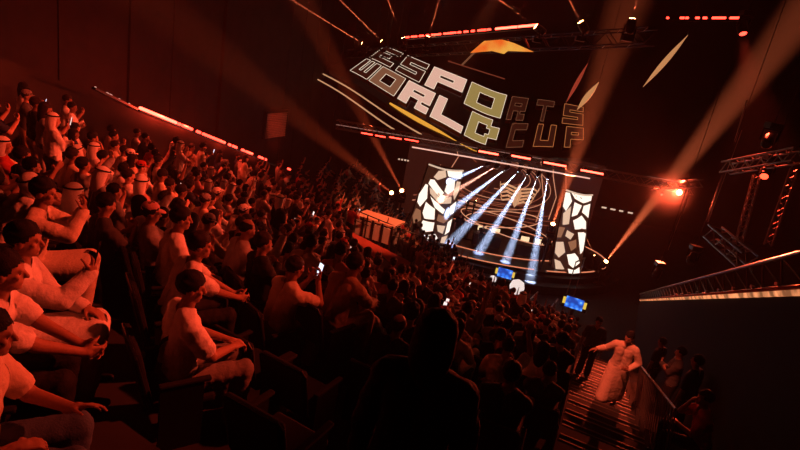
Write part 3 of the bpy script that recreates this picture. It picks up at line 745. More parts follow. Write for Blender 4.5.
def sign_panel():
    b = MB(); n = 48; vs = []
    for j in range(2):
        for i in range(n + 1): vs.append(surf(i / n, j * 1.12 - .10, -.05) - so)
    for j in range(2):
        for i in range(n + 1): vs.append(surf(i / n, j * 1.12 - .10, -.35) - so)
    k = n + 1
    fs = []
    for i in range(n):
        fs += [(i, i + 1, k + i + 1, k + i), (2 * k + i, 3 * k + i, 3 * k + i + 1, 2 * k + i + 1), (i, 2 * k + i, 2 * k + i + 1, i + 1), (k + i, k + i + 1, 3 * k + i + 1, 3 * k + i)]
    b.add(vs, fs); b.build('panel', M['sign_panel'], sign)
    e = MB(); us = [u_of(392, 0) + (u_of(487, 0) - u_of(392, 0)) * i / 16 for i in range(17)]
    e.path([surf(u, -.07, .05) - so for u in us], [.03 + .09 * math.sin(PI * min(1, i / 12 + .1)) for i in range(17)], n=6); e.build('lower_glow_edge', M['sign_yellow'], sign)
    for off, a, z in ((-.26, 0.02, .45), (-.44, .0, .36)):
        e = MB(); e.path([surf(a + (z - a) * i / 24, off, .0) - so for i in range(25)], .045, n=6); e.build('trim_line', M['sign_trim'], sign)
M['sign_panel'] = mat('sign_panel', (.025, .012, .01), .5)
M['sign_yellow'] = emit('sign_yellow_edge', (1, .45, .05), .8)
M['sign_trim'] = emit('sign_trim_line', (1, .52, .25), .55)
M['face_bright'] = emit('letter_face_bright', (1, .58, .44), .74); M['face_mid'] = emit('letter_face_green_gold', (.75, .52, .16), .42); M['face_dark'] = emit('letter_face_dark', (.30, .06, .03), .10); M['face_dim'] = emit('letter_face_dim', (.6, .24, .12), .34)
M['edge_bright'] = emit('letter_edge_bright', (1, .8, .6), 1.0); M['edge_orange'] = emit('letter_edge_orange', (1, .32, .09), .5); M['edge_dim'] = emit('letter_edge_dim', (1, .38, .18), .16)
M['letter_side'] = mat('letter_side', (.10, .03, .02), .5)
sign_panel()
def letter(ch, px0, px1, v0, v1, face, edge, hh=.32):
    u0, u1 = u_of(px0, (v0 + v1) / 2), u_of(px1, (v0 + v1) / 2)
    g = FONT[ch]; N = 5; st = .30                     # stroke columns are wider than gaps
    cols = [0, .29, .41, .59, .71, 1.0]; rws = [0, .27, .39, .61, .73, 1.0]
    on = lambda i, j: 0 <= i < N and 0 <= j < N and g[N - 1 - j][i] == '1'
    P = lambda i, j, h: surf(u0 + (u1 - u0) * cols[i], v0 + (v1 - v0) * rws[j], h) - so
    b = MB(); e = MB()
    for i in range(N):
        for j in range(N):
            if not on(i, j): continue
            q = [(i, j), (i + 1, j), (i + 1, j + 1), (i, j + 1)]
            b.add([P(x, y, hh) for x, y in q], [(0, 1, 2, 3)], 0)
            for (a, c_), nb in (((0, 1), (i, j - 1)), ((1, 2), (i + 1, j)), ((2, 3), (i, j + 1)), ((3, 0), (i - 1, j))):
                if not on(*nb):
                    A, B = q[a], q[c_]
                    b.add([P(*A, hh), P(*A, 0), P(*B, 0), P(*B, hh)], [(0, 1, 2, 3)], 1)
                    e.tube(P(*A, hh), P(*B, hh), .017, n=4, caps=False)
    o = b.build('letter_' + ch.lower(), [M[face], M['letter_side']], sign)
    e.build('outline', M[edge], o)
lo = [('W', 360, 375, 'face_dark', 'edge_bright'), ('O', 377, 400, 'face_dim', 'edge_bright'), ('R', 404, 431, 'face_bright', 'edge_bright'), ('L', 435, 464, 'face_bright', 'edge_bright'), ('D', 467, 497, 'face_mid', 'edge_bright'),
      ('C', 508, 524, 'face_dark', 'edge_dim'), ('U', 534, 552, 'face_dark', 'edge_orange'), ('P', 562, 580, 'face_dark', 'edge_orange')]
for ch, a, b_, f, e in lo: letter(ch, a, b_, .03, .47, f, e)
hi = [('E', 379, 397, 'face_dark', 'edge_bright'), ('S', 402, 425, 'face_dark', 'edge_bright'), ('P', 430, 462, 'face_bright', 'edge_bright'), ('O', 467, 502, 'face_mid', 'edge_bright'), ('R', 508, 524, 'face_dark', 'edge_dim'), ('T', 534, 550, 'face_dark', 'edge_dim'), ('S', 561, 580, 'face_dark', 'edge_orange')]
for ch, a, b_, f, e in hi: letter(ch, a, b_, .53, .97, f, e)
for u in (.1, .5, .9):
    p = surf(u, 1.0, -.2); c = MB(); c.tube(p - so, p - so + Vector((0, 0, 26 - p.z)), .012, n=5); c.build('hanging_cable', M['black_metal'], sign)

# orange-lit angular canopy panel above the sign, and two slanting light blades at the right
def wedge():
    pts = [(470, 53), (484, 41), (502, 39.5), (514, 43), (534, 52), (508, 51), (504, 54), (492, 51)]
    P = [at_y(x, y, 16.5) for x, y in pts]; root = empty('canopy_panel', P[0], 'angular glowing orange panel under the broken red light line', 'light panel')
    mt = emit('glowing_orange_panel', (1, .38, .06), .85); nt = mt.node_tree; b = nt.nodes['Principled BSDF']
    tc = nt.nodes.new('ShaderNodeTexCoord'); n = nt.nodes.new('ShaderNodeTexNoise'); n.inputs['Scale'].default_value = 1.6
    r = nt.nodes.new('ShaderNodeValToRGB'); e = r.color_ramp.elements; e[0].position = .35; e[0].color = (1, .10, .01, 1); e[1].position = .66; e[1].color = (1, .46, .07, 1)
    nt.links.new(tc.outputs['Object'], n.inputs['Vector']); nt.links.new(n.outputs['Fac'], r.inputs['Fac']); nt.links.new(r.outputs['Color'], b.inputs['Emission Color'])
    q = quadp('light_face', [p - P[0] for p in P], mt, root)
    bk = quadp('panel_back', [p - P[0] + Vector((0, .12, 0)) for p in P], M['black'], root)
    a, b_ = at_y(462, 65, 16.6), at_y(486, 41, 16.6); c = MB(); c.tube(a - P[0], b_ - P[0], .03, n=5); c.build('edge_line', M['edge_dim'], root)
    a, b_ = at_y(448, 61, 16.7), at_y(505, 79, 16.7); c = MB(); c.tube(a - P[0], b_ - P[0], .02, n=5); c.build('edge_line', M['edge_faint'] if 'edge_faint' in M else M.setdefault('edge_faint', emit('faint_edge', (1, .2, .1), .12)), root)
    for i in (1, 3):
        c = MB(); c.tube(P[i] - P[0], P[i] - P[0] + Vector((0, 0, 26 - P[i].z)), .01, n=4); c.build('hanging_cable', M['black_metal'], root)
wedge()
for i, (a, b_, Y, w) in enumerate((((643, 87), (688, 35), 20, .09), ((577, 110), (599, 82), 22, .12), ((566, 103), (588, 63), 24, .08))):
    A, B = at_y(*a, Y), at_y(*b_, Y - 1); root = empty('light_rod', A, ('thin slanting orange light blade at the upper right', 'short slanting orange light blade right of the sign', 'thin dim red rod standing right of the sign')[i], 'light')
    c = MB(); n = 10; c.path([(B - A) * (k / n) for k in range(n + 1)], [w * max(.06, math.sin(PI * k / n)) for k in range(n + 1)], n=6); c.build('blade', M['blade'] if 'blade' in M else M.setdefault('blade', emit('orange_blade', (1, .42, .16), .55)), root) if i < 2 else c.build('blade', M['red_led_faint'] if 'red_led_faint' in M else M.setdefault('red_led_faint', emit('faint_red_rod', (1, .12, .06), .3)), root)
    c = MB(); c.tube(B - A, B - A + Vector((0, 0, 26 - B.z)), .01, n=4); c.build('hanging_cable', M['black_metal'], root)

# ------------------------------------------------------------------ red wash over the seats
def wash(loc, tgt, power, cone, label, col=(1, .062, .022), blend=.8, rad=.15):
    moving_head(loc, tgt, label, 'red wash lamps', lens='red_led', stand=-1, sc=1.2, light=(power, col, cone, blend, rad))
wash((9.5, 8.8, 18.0), (-2.4, 3.9, 9.0), 10500, 19, 'red wash lamp aimed at the nearest rows, out of the picture')
wash((9.5, 9.8, 18.5), (-6.8, 9.6, 8.4), 17000, 26, 'large red wash lamp high over the seats, out of the picture')
wash((3.0, 20.0, 18.0), wall_hit(276, 126), 9000, 7, 'added unseen red lamp brightening the pale wall shutter, out of the picture')  # added lamp out of view, only there to brighten the shutter
wash((4.5, 22.0, 20.0), (-3.6, 14.5, 5.5), 5000, 46, 'second red wash lamp high over the seats, out of the picture')
wash((-1.0, 5.5, 17.5), (4.95, 9.5, 5.8), 9000, 11, 'red wash lamp high over the stepped aisle, out of the picture', col=(1, .11, .05))

# ------------------------------------------------------------------ haze and settings
w = bpy.data.worlds.new('hall_air'); S.world = w; w.use_nodes = True
nt = w.node_tree; nt.nodes.clear()
ow = nt.nodes.new('ShaderNodeOutputWorld'); bg = nt.nodes.new('ShaderNodeBackground'); bg.inputs['Color'].default_value = (0, 0, 0, 1)
vs_ = nt.nodes.new('ShaderNodeVolumeScatter'); vs_.inputs['Density'].default_value = .0017; vs_.inputs['Anisotropy'].default_value = 0.0
nt.links.new(bg.outputs[0], ow.inputs['Surface']); nt.links.new(vs_.outputs[0], ow.inputs['Volume'])
S.view_settings.view_transform = 'Standard'; S.view_settings.look = 'None'; S.view_settings.gamma = 1.0; S.view_settings.exposure = 0.0
S.view_settings.use_curve_mapping = False
c = S.cycles; c.max_bounces = 3; c.diffuse_bounces = 1; c.glossy_bounces = 2; c.volume_bounces = 0; c.transmission_bounces = 2
c.sample_clamp_indirect = 2.0; c.sample_clamp_direct = 0; c.use_denoising = True; c.caustics_reflective = False; c.caustics_refractive = False
try: c.denoiser = 'OPENIMAGEDENOISE'
except Exception: pass
# ------------------------------------------------------------------ people
def vnoise(p, f, seed=0.0):
    q = p * f + seed
    return (np.sin(q[:, 0] * 1.7 + np.sin(q[:, 2] * 2.1) * 1.3) + np.sin(q[:, 2] * 1.9 + np.sin(q[:, 1] * 2.3) * 1.2) + np.sin(q[:, 1] * 2.2 + q[:, 0])) / 3

class Body:
    """volumes (tapered capsules and ellipsoids) that are fused into one continuous skin"""
    def __init__(s): s.b = MB(); s.bones = []
    def cap(s, p0, p1, r0, r1, reg, n=12, up=(0, 0, 1)):
        p0, p1 = Vector(p0), Vector(p1); d = p1 - p0
        if d.length < 1e-5: d = Vector((0, 0, 1e-4)); p1 = p0 + d
        s.bones.append((np.array(p0), np.array(p1), r0, r1, reg))
        z = d.normalized(); x = z.orthogonal().normalized(); y = z.cross(x); k = 3; rings = []
        for i in range(k + 1):
            a = -PI / 2 + (PI / 2) * i / k; rings.append((p0 + z * (r0 * math.sin(a)), max(1e-4, r0 * math.cos(a))))
        for i in range(k + 1):
            a = (PI / 2) * i / k; rings.append((p1 + z * (r1 * math.sin(a)), max(1e-4, r1 * math.cos(a))))
        vs = [c + x * (r * math.cos(2 * PI * j / n)) + y * (r * math.sin(2 * PI * j / n)) for c, r in rings for j in range(n)]
        fs = [(i * n + j, i * n + (j + 1) % n, (i + 1) * n + (j + 1) % n, (i + 1) * n + j) for i in range(len(rings) - 1) for j in range(n)]
        fs += [tuple(range(n - 1, -1, -1)), tuple(range((len(rings) - 1) * n, len(rings) * n))]
        s.b.add(vs, fs)
    def ell(s, c, rad, reg, M3=None, n=16):
        bm = bmesh.new(); bmesh.ops.create_uvsphere(bm, u_segments=n, v_segments=n // 2 + 2, radius=1); bm.verts.index_update()
        vs = []
        for v in bm.verts:
            q = Vector((v.co.x * rad[0], v.co.y * rad[1], v.co.z * rad[2]))
            if M3 is not None: q = M3 @ q
            vs.append(q + Vector(c))
        s.b.add(vs, [tuple(v.index for v in f.verts) for f in bm.faces]); bm.free()
        ax = Vector((0, 0, 1)) if rad[2] >= max(rad[0], rad[1]) else (Vector((1, 0, 0)) if rad[0] >= rad[1] else Vector((0, 1, 0)))
        if M3 is not None: ax = M3 @ ax
        mn = sorted(rad)[1]; h = max(0, max(rad) - mn)
        s.bones.append((np.array(Vector(c) - ax * h), np.array(Vector(c) + ax * h), mn, mn, reg))
    def fuse(s, voxel, smooth=2):
        me = s.b.mesh('raw', [])
        o = bpy.data.objects.new('raw', me); COL.objects.link(o)
        r = o.modifiers.new('r', 'REMESH'); r.mode = 'VOXEL'; r.voxel_size = voxel
        if smooth: q = o.modifiers.new('s', 'SMOOTH'); q.factor = .5; q.iterations = smooth
        dg = bpy.context.evaluated_depsgraph_get(); ev = o.evaluated_get(dg); out = bpy.data.meshes.new_from_object(ev)
        bpy.data.objects.remove(o); bpy.data.meshes.remove(me)
        return out
    def classify(s, pts):
        best = np.full(len(pts), 1e9); reg = np.zeros(len(pts), int); tt = np.zeros(len(pts))
        for i, (a, b, r0, r1, g) in enumerate(s.bones):
            d = b - a; t = np.clip(((pts - a) @ d) / max(1e-9, d @ d), 0, 1)
            dist = np.linalg.norm(pts - (a + t[:, None] * d), axis=1) - (r0 + (r1 - r0) * t)
            m = dist < best; best[m] = dist[m]; reg[m] = i; tt[m] = t[m]
        return reg, tt

def ik(a, t, l1, l2, hint):
    a, t, hint = Vector(a), Vector(t), Vector(hint); d = t - a; L = min(d.length, (l1 + l2) * .995); d.normalize(); t = a + d * L
    x = (l1 * l1 - l2 * l2 + L * L) / (2 * L); h = math.sqrt(max(0, l1 * l1 - x * x))
    n = hint - a; n = n - d * n.dot(d); n = n.normalized() if n.length > 1e-4 else d.orthogonal().normalized()
    return a + d * x + n * h, t

def hand(B, w, d, n, side, curl, spread=.12, lo=False):
    """wrist w, finger direction d, palm normal n (palm side), side +1 right -1 left"""
    w, d, n = Vector(w), Vector(d).normalized(), Vector(n); n = (n - d * n.dot(d)).normalized(); x = d.cross(n) * side   # x towards the thumb
    x.normalize()
    for k, (o, l) in enumerate(((.030, .088), (.010, .092), (-.011, .089), (-.031, .082))):
        B.cap(w + x * o * .6, w + x * o + d * l, .017, .0125, 'hand', n=8)
    B.cap(w - d * .03, w + d * .03, .026, .028, 'hand', n=8)
    lens = ((.042, .026, .02), (.047, .03, .022), (.043, .028, .021), (.033, .021, .018))
    rr = .0098 if not lo else .0115
    for k in range(4):
        o = (.030, .010, -.011, -.031)[k]; l0 = (.088, .092, .089, .082)[k]
        p = w + x * o + d * l0; c = 0; ang = (1.5 - k) * spread
        for j in range(3):
            c += curl * (.75 if j == 0 else 1.0) * (1 + .08 * k)
            dd = (d * math.cos(c) + n * math.sin(c) + x * math.sin(ang) * (1 if j == 0 else .6)).normalized()
            q = p + dd * lens[k][j]; B.cap(p, q, rr - .0012 * j, rr - .0012 * (j + 1), 'hand', n=7); p = q
    p = w + x * .028 + d * .022; dd = (x * .8 + d * .55 + n * .25).normalized()
    q = p + dd * .045; B.cap(p, q, .0145, .0115, 'hand', n=8)
    dd = (x * .35 + d * .8 + n * (.25 + curl * .5)).normalized(); q2 = q + dd * .03; B.cap(q, q2, .0112, .0095, 'hand', n=8)
    q3 = q2 + (dd + n * curl * .5).normalized() * .024; B.cap(q2, q3, .0098, .0078, 'hand', n=8)

def P_(**k): return k
# seated poses: hands given as (wrist, finger dir, palm normal, curl); local +Y is forward, +X the person's right
SEAT = {
 'hands_on_lap': P_(lean=-6, R=((.10, .36, .66), (-.45, .85, -.2), (0, -.2, -1), .35), L=((-.10, .37, .66), (.45, .85, -.2), (0, -.2, -1), .35), head=(0, 4)),
 'phone_at_chest': P_(lean=2, R=((.07, .33, .92), (-.25, .35, .9), (-.3, -.9, .2), .75), L=((-.07, .33, .90), (.3, .35, .9), (.3, -.9, .2), .75), head=(0, 16), phone=(.0, .40, 1.01)),
 'elbows_on_knees': P_(lean=30, R=((.05, .62, .66), (-.35, .85, -.35), (-1, 0, 0), .5), L=((-.05, .61, .65), (.35, .85, -.35), (1, 0, 0), .5), head=(0, -18)),
 'arms_folded': P_(lean=-4, R=((-.10, .24, .90), (-.9, .1, .1), (0, -1, 0), .3), L=((.10, .27, .86), (.9, .05, .1), (0, -1, 0), .3), head=(4, 2)),
 'hand_on_chin': P_(lean=12, R=((.06, .30, 1.05), (-.2, -.2, .95), (-.2, -1, 0), .9), L=((.02, .34, .70), (.9, .3, 0), (0, 0, -1), .3), head=(-6, 4)),
 'phone_raised': P_(lean=0, R=((.12, .40, 1.36), (-.1, .15, 1), (-.3, -.9, .0), .8), L=((-.12, .36, .67), (.45, .85, -.2), (0, -.2, -1), .35), head=(0, -6), phone=(.10, .43, 1.48)),
 'clapping': P_(lean=0, R=((.05, .40, 1.02), (-.25, .6, .7), (-1, 0, .2), .1), L=((-.05, .40, 1.00), (.25, .6, .7), (1, 0, .2), .1), head=(0, 0)),
 'arm_raised': P_(lean=-4, R=((.22, .14, 1.62), (.05, .0, 1), (0, 1, 0), .25), L=((-.10, .36, .66), (.45, .85, -.2), (0, -.2, -1), .35), head=(8, -8)),
}
STAND = {
 'standing': P_(lean=2, R=((.27, .06, .84), (0, .15, -1), (-1, 0, 0), .35), L=((-.27, .06, .84), (0, .15, -1), (1, 0, 0), .35), head=(0, 4)),
 'standing_phone': P_(lean=2, R=((.07, .36, 1.36), (-.25, .35, .9), (-.3, -.9, .2), .75), L=((-.08, .36, 1.33), (.3, .35, .9), (.3, -.9, .2), .75), head=(0, 8), phone=(.0, .43, 1.45)),
 'standing_folded': P_(lean=0, R=((-.10, .24, 1.27), (-.9, .1, .1), (0, -1, 0), .3), L=((.10, .27, 1.24), (.9, .05, .1), (0, -1, 0), .3), head=(6, 6)),
}
HL = {}                                                # head matrices by pose mesh
def make_body(spec, seated=True, voxel=.014, sleeves='short', robe=False, legs=None, stride=None, shorts=False):
    """returns dict(body, shirt, trousers meshes, head matrix)"""
    B = Body(); lo = voxel > .011
    lean = R(spec['lean']); hz = .54 if seated else .93
    sp = Vector((0, math.sin(lean), math.cos(lean))); fw = Vector((0, math.cos(lean), -math.sin(lean))); hip = Vector((0, 0, hz))
    sh = hip + sp * .49; tw = spec.get('twist', 0)
    rx = Vector((math.cos(R(tw)), math.sin(R(tw)), 0))
    # trunk
    for sgn in (-1, 1):
        B.cap(hip + Vector((sgn * .075, 0, 0)), hip + sp * .2 + rx * (sgn * .062), .115, .105, 'torso')
        B.cap(hip + sp * .2 + rx * (sgn * .062), hip + sp * .40 + rx * (sgn * .085), .105, .105, 'torso')
        B.cap(sh + rx * (sgn * .05), sh + rx * (sgn * .17) - sp * .03, .070, .062, 'torso')
    B.ell(hip + Vector((0, -.01, -.01)), (.19, .13, .12), 'pelvis')
    nb = sh + sp * .02; hp = Vector((0, .03, 0)); hc = nb + sp * .10 + Vector((0, .025, .085))
    B.cap(nb - sp * .02, hc - Vector((0, 0, .05)), .056, .052, 'neck')
    B.cap(nb - sp * .05 + rx * .09, nb + sp * .03, .035, .045, 'collar'); B.cap(nb - sp * .05 - rx * .09, nb + sp * .03, .035, .045, 'collar')
    # head
    yaw, pit = spec['head']; HM = Matrix.Rotation(R(-yaw), 3, 'Z') @ Matrix.Rotation(R(-pit), 3, 'X')
    h = lambda x, y, z: hc + HM @ Vector((x, y, z))
    B.ell(h(0, -.005, .025), (.076, .094, .098), 'head', HM); B.ell(h(0, .022, -.045), (.058, .068, .068), 'head', HM); B.ell(h(0, .06, -.088), (.028, .026, .022), 'head', HM)
    B.cap(h(-.035, .075, .022), h(.035, .075, .022), .017, .017, 'head', n=8)            # brow
    B.cap(h(0, .088, .01), h(0, .108, -.028), .009, .014, 'head', n=8)                    # nose
    B.cap(h(-.018, .082, -.060), h(.018, .082, -.060), .010, .010, 'head', n=8)           # lips
    for sgn in (-1, 1):
        B.ell(h(sgn * .048, .06, -.018), (.02, .018, .018), 'head', HM, n=8)
        B.ell(h(sgn * .078, -.006, -.008), (.010, .018, .030), 'head', HM, n=8)
    # arms
    for key, sgn in (('R', 1), ('L', -1)):
        wr, fd, pn, curl = spec[key]
        s0 = sh + rx * (sgn * .185) - sp * .035
        el, wr = ik(s0, wr, .285, .255, spec.get('elbow' + key, s0 + Vector((sgn * .3, -.12, -.4))))
        fat = .012 if sleeves else 0
        B.cap(s0, el, .056, .045, 'uarm'); B.cap(el, wr, .043, .028, 'farm')
        if sleeves == 'short': B.cap(s0, s0 + (el - s0) * .68, .066, .066, 'sleeve')
        if sleeves == 'long': B.cap(s0, el, .068, .056, 'sleeve'); B.cap(el, el + (wr - el) * .92, .056, .044, 'sleeve')
        hand(B, wr, fd, pn, sgn, curl, lo=lo)
    # legs
    if seated:
        kn = legs or ((.14, .47, .55), (-.14, .47, .55)); an = spec.get('ankles') or tuple((k[0] * .95, k[1] - .06, .09) for k in kn)
    else:
        st = stride or (0.0, 0.0)
        kn = ((.10, .03 + st[0] * .5, .49), (-.10, .03 + st[1] * .5, .49)); an = ((.11, -.02 + st[0], .08), (-.11, -.02 + st[1], .08))
    for sgn, k, a in ((1, kn[0], an[0]), (-1, kn[1], an[1])):
        h0 = hip + Vector((sgn * .095, .0, -.02)); k, a = Vector(k), Vector(a)
        B.cap(h0, k, .098, .066, 'thigh'); B.cap(k, a, .062, .046, 'shin')
        if not shorts: B.cap(k, a + Vector((0, 0, .03)), .074, .070, 'shin')
        B.cap(a + Vector((0, -.03, -.035)), a + Vector((sgn * .02, .15, -.05)), .042, .032, 'foot')
    if robe:
        if seated:
            for t in [i / 10 for i in range(11)]: B.cap(Vector(kn[0]) * t + (hip + Vector((.09, 0, -.02))) * (1 - t), Vector(kn[1]) * t + (hip + Vector((-.09, 0, -.02))) * (1 - t), .085, .085, 'thigh')
            for t in [i / 12 for i in range(10)]: B.cap(Vector(kn[0]).lerp(Vector(an[0]), t), Vector(kn[1]).lerp(Vector(an[1]), t), .08, .08, 'shin')
        else:
            for t in [i / 24 for i in range(25)]:
                l, r = Vector((.1, 0, hz - .03)).lerp(Vector((an[0][0] + .03, an[0][1], .16)), t), Vector((-.1, 0, hz - .03)).lerp(Vector((an[1][0] - .03, an[1][1], .16)), t); B.cap(l, r, .115, .115, 'thigh')
    me = B.fuse(voxel, 2 if not lo else 1)
    nv = len(me.vertices); co = np.empty(nv * 3); me.vertices.foreach_get('co', co); co = co.reshape(-1, 3)
    reg, tt = B.classify(co); names = [b[4] for b in B.bones]
    rn = np.array(names)[reg]
    isS = np.isin(rn, ['torso', 'sleeve']) | ((rn == 'uarm') & (sleeves == 'long')) | ((rn == 'farm') & (sleeves == 'long') & (tt < .92))
    if sleeves == 'short': isS |= (rn == 'uarm') & (tt < .6)
    isT = np.isin(rn, ['pelvis', 'thigh', 'shin'])
    if shorts: isT = np.isin(rn, ['pelvis', 'thigh'])
    isF = rn == 'foot'
    # body materials: 0 skin, 1 shoe, 2 eye, 3 lip
    fc = len(me.polygons); lv = np.empty(len(me.loops), int); me.loops.foreach_get('vertex_index', lv)
    ls = np.empty(fc, int); me.polygons.foreach_get('loop_start', ls); ln = np.empty(fc, int); me.polygons.foreach_get('loop_total', ln)
    cen = np.array([co[lv[s:s + n]].mean(0) for s, n in zip(ls, ln)]); first = lv[ls]
    hl = (cen - np.array(hc)) @ np.array(HM)            # head-local
    mi = np.zeros(fc, int); mi[isF[first]] = 1
    eye = (np.abs(np.abs(hl[:, 0]) - .031) < .013) & (np.abs(hl[:, 2] - .001) < .006) & (hl[:, 1] > .055); mi[eye] = 2
    lip = (np.abs(hl[:, 0]) < .024) & (np.abs(hl[:, 2] + .061) < .007) & (hl[:, 1] > .07); mi[lip] = 3
    me.polygons.foreach_set('material_index', mi.astype(np.int32)); me.polygons.foreach_set('use_smooth', [True] * fc)
    # garments: closed shells lifted off the skin, with folds
    nrm = np.empty(nv * 3); me.vertices.foreach_get('normal', nrm); nrm = nrm.reshape(-1, 3)
    ne = len(me.edges); ev = np.empty(ne * 2, int); me.edges.foreach_get('vertices', ev); ev = ev.reshape(-1, 2)
    deg = np.bincount(ev.ravel(), minlength=nv)[:, None].clip(1)
    sm = co.copy()                                       # cloth bridges the hollows of the body
    for _ in range(30 if not lo else 8):
        acc = np.zeros_like(sm); np.add.at(acc, ev[:, 0], sm[ev[:, 1]]); np.add.at(acc, ev[:, 1], sm[ev[:, 0]]); sm = .5 * sm + .5 * acc / deg
    lift = ((sm - co) * nrm).sum(1); sm = co + nrm * np.maximum(lift, -.004)[:, None]
    def shell(mask, off, amp, f):
        keep = [i for i, (s, n) in enumerate(zip(ls, ln)) if mask[lv[s:s + n]].sum() * 2 > n]
        used = np.zeros(nv, bool)
        for i in keep: used[lv[ls[i]:ls[i] + ln[i]]] = True
        idx = -np.ones(nv, int); idx[used] = np.arange(used.sum())
        q = sm[used] + nrm[used] * (off + amp * (vnoise(co[used], f) + .5 * vnoise(co[used], f * 2.3, 3))[:, None])
        m2 = bpy.data.meshes.new('garment'); m2.from_pydata(q.tolist(), [], [tuple(idx[lv[ls[i]:ls[i] + ln[i]]]) for i in keep])
        m2.polygons.foreach_set('use_smooth', [True] * len(m2.polygons)); m2.update(); return m2
    out = {'body': me, 'shirt': shell(isS, .015, .005 if robe else .007, 19), 'trousers': shell(isT, .014, .003 if robe else .006, 17)}
    hm = HM.to_4x4(); hm.translation = hc; out['head'] = hm; out['spec'] = spec; out['hip'] = hip; out['sh'] = sh; out['sp'] = sp
    return out

# ---- hair and headwear, in head-local space
def hair_mesh(kind, seed=0):
    bm = bmesh.new(); bmesh.ops.create_uvsphere(bm, u_segments=36, v_segments=26, radius=1)
    for v in bm.verts:
        x, y, z = v.co; n = .5 * math.sin(9 * x + seed) * math.sin(8 * y + 2 * seed) + .5 * math.sin(13 * z + 7 * x + seed)
        if kind == 'short': s = Vector((x * .087, y * .103 - .012, z * .098 + .042)) * (1 + .045 * n + .02 * math.sin(31 * x + 5) * math.sin(27 * y + 17 * z))
        elif kind == 'curly': s = Vector((x * .098, y * .112 - .014, z * .112 + .05)) * (1 + .07 * n)
        elif kind == 'bald': s = Vector((x * .079, y * .097 - .012, z * .080 + .03)) * (1 + .01 * n)
        else:                                          # long hair falling to the shoulders
            f = max(0, -z); s = Vector((x * (.100 + .035 * f), y * .104 - .016 - .035 * f, z * (.10 if z > 0 else .29) + .040)) * (1 + .03 * n)
        v.co = s
    # leave the face clear
    kill = []
    for f in bm.faces:
        c = f.calc_center_median()
        front = c.y > .016 + .02 * (c.z > .02) and c.z < .064 + .010 * math.sin(60 * c.x + seed) - .012 * (abs(c.x) < .03)
        if kind == 'long': front = c.y > .02 and c.z < .055
        side = kind != 'long' and c.z < -.035
        ear = kind in ('short', 'bald') and abs(c.x) > .05 and c.z < .01 and c.y > -.035
        if front or side or ear: kill.append(f)
    bmesh.ops.delete(bm, geom=kill, context='FACES')
    for f in bm.faces: f.smooth = True
    me = bpy.data.meshes.new(kind + '_hair'); bm.to_mesh(me); bm.free(); return me
def cap_mesh():
    b = MB(); b.lathe([(.091, .028), (.094, .05), (.088, .09), (.066, .122), (.03, .138), (.004, .142)], 20, c=(0, -.012, 0), M3=Matrix.Diagonal((.92, 1.08, 1)))
    vs = []; n = 12
    for i in range(n + 1):
        a = PI * i / n; 
        for r, z in ((1, 0.0), (1.0, -.006)):
            vs.append((.078 * math.cos(a), .072 + .085 * math.sin(a) ** .8 - .0, .040 + z - .018 * math.sin(a)))
    top = [vs[2 * i] for i in range(n + 1)]; bot = [vs[2 * i + 1] for i in range(n + 1)]
    b.add(top + bot, [tuple(range(n + 1)), tuple(range(2 * n + 1, n, -1))] + [(i, i + n + 1, i + n + 2, i + 1) for i in range(n)])
    me = b.mesh('cap', []); me.polygons.foreach_set('use_smooth', [True] * len(me.polygons)); return me
def scarf_mesh():
    bm = bmesh.new(); bmesh.ops.create_uvsphere(bm, u_segments=28, v_segments=20, radius=1)
    for v in bm.verts:
        x, y, z = v.co; f = max(0, -z)
        v.co = Vector((x * (.095 + .085 * f), y * .108 - .018 - .03 * f, z * (.105 if z > 0 else .30) + .040)) * (1 + .02 * math.sin(11 * math.atan2(y, x)) * (.3 + f))
    kill = [f for f in bm.faces if f.calc_center_median().y > .022 and f.calc_center_median().z < .062]
    bmesh.ops.delete(bm, geom=kill, context='FACES')
    for f in bm.faces: f.smooth = True
    me = bpy.data.meshes.new('headscarf'); bm.to_mesh(me); bm.free(); return me
def ring_mesh():
    b = MB(); b.path([(.094 * math.cos(2 * PI * i / 24), .108 * math.sin(2 * PI * i / 24) - .018, .085 - .0 * i) for i in range(25)], .011, n=6); return b.mesh('head_ring', [])

def pm(name, col, rough=.8, bump=.25, ns=60): return mat(name, col, rough, 0, .08, ns, bump, .25)
SK = [pm('skin_light', (.50, .30, .22), .55, .05, 90), pm('skin_tan', (.36, .20, .135), .55, .05, 90), pm('skin_brown', (.22, .12, .08), .55, .05, 90)]
HAIRM = [pm('hair_black', (.008, .007, .007), .75, .4, 120), pm('hair_dark_brown', (.02, .013, .010), .75, .4, 120)]
CLO = {'white': pm('cloth_white', (.74, .72, .70)), 'cream': pm('cloth_cream', (.68, .58, .46)), 'grey': pm('cloth_grey', (.26, .26, .27)), 'dark grey': pm('cloth_dark_grey', (.07, .07, .075)),
       'black': pm('cloth_black', (.014, .014, .015)), 'navy': pm('cloth_navy', (.02, .03, .07)), 'red': pm('cloth_red', (.48, .05, .04)), 'pink': pm('cloth_pink', (.62, .34, .34)), 'tan': pm('cloth_tan', (.42, .30, .19)), 'olive': pm('cloth_olive', (.12, .12, .06))}
TRO = {'black': CLO['black'], 'grey': pm('trousers_grey', (.20, .19, .19)), 'denim': pm('denim', (.07, .10, .17), .85, .3, 90), 'tan': pm('trousers_tan', (.40, .29, .19)), 'white': CLO['white']}
SHOE = pm('shoe_dark', (.03, .03, .03), .5); EYEM = mat('eye_dark', (.02, .015, .012), .15); LIP = pm('lip', (.45, .18, .15), .5, .0)
M['phone_body'] = mat('phone_casing', (.02, .02, .022), .3); M['phone_screen'] = emit('phone_screen', (.75, .8, 1), 1.6); M['phone_warm'] = emit('phone_screen_warm', (1, .75, .7), 1.3)

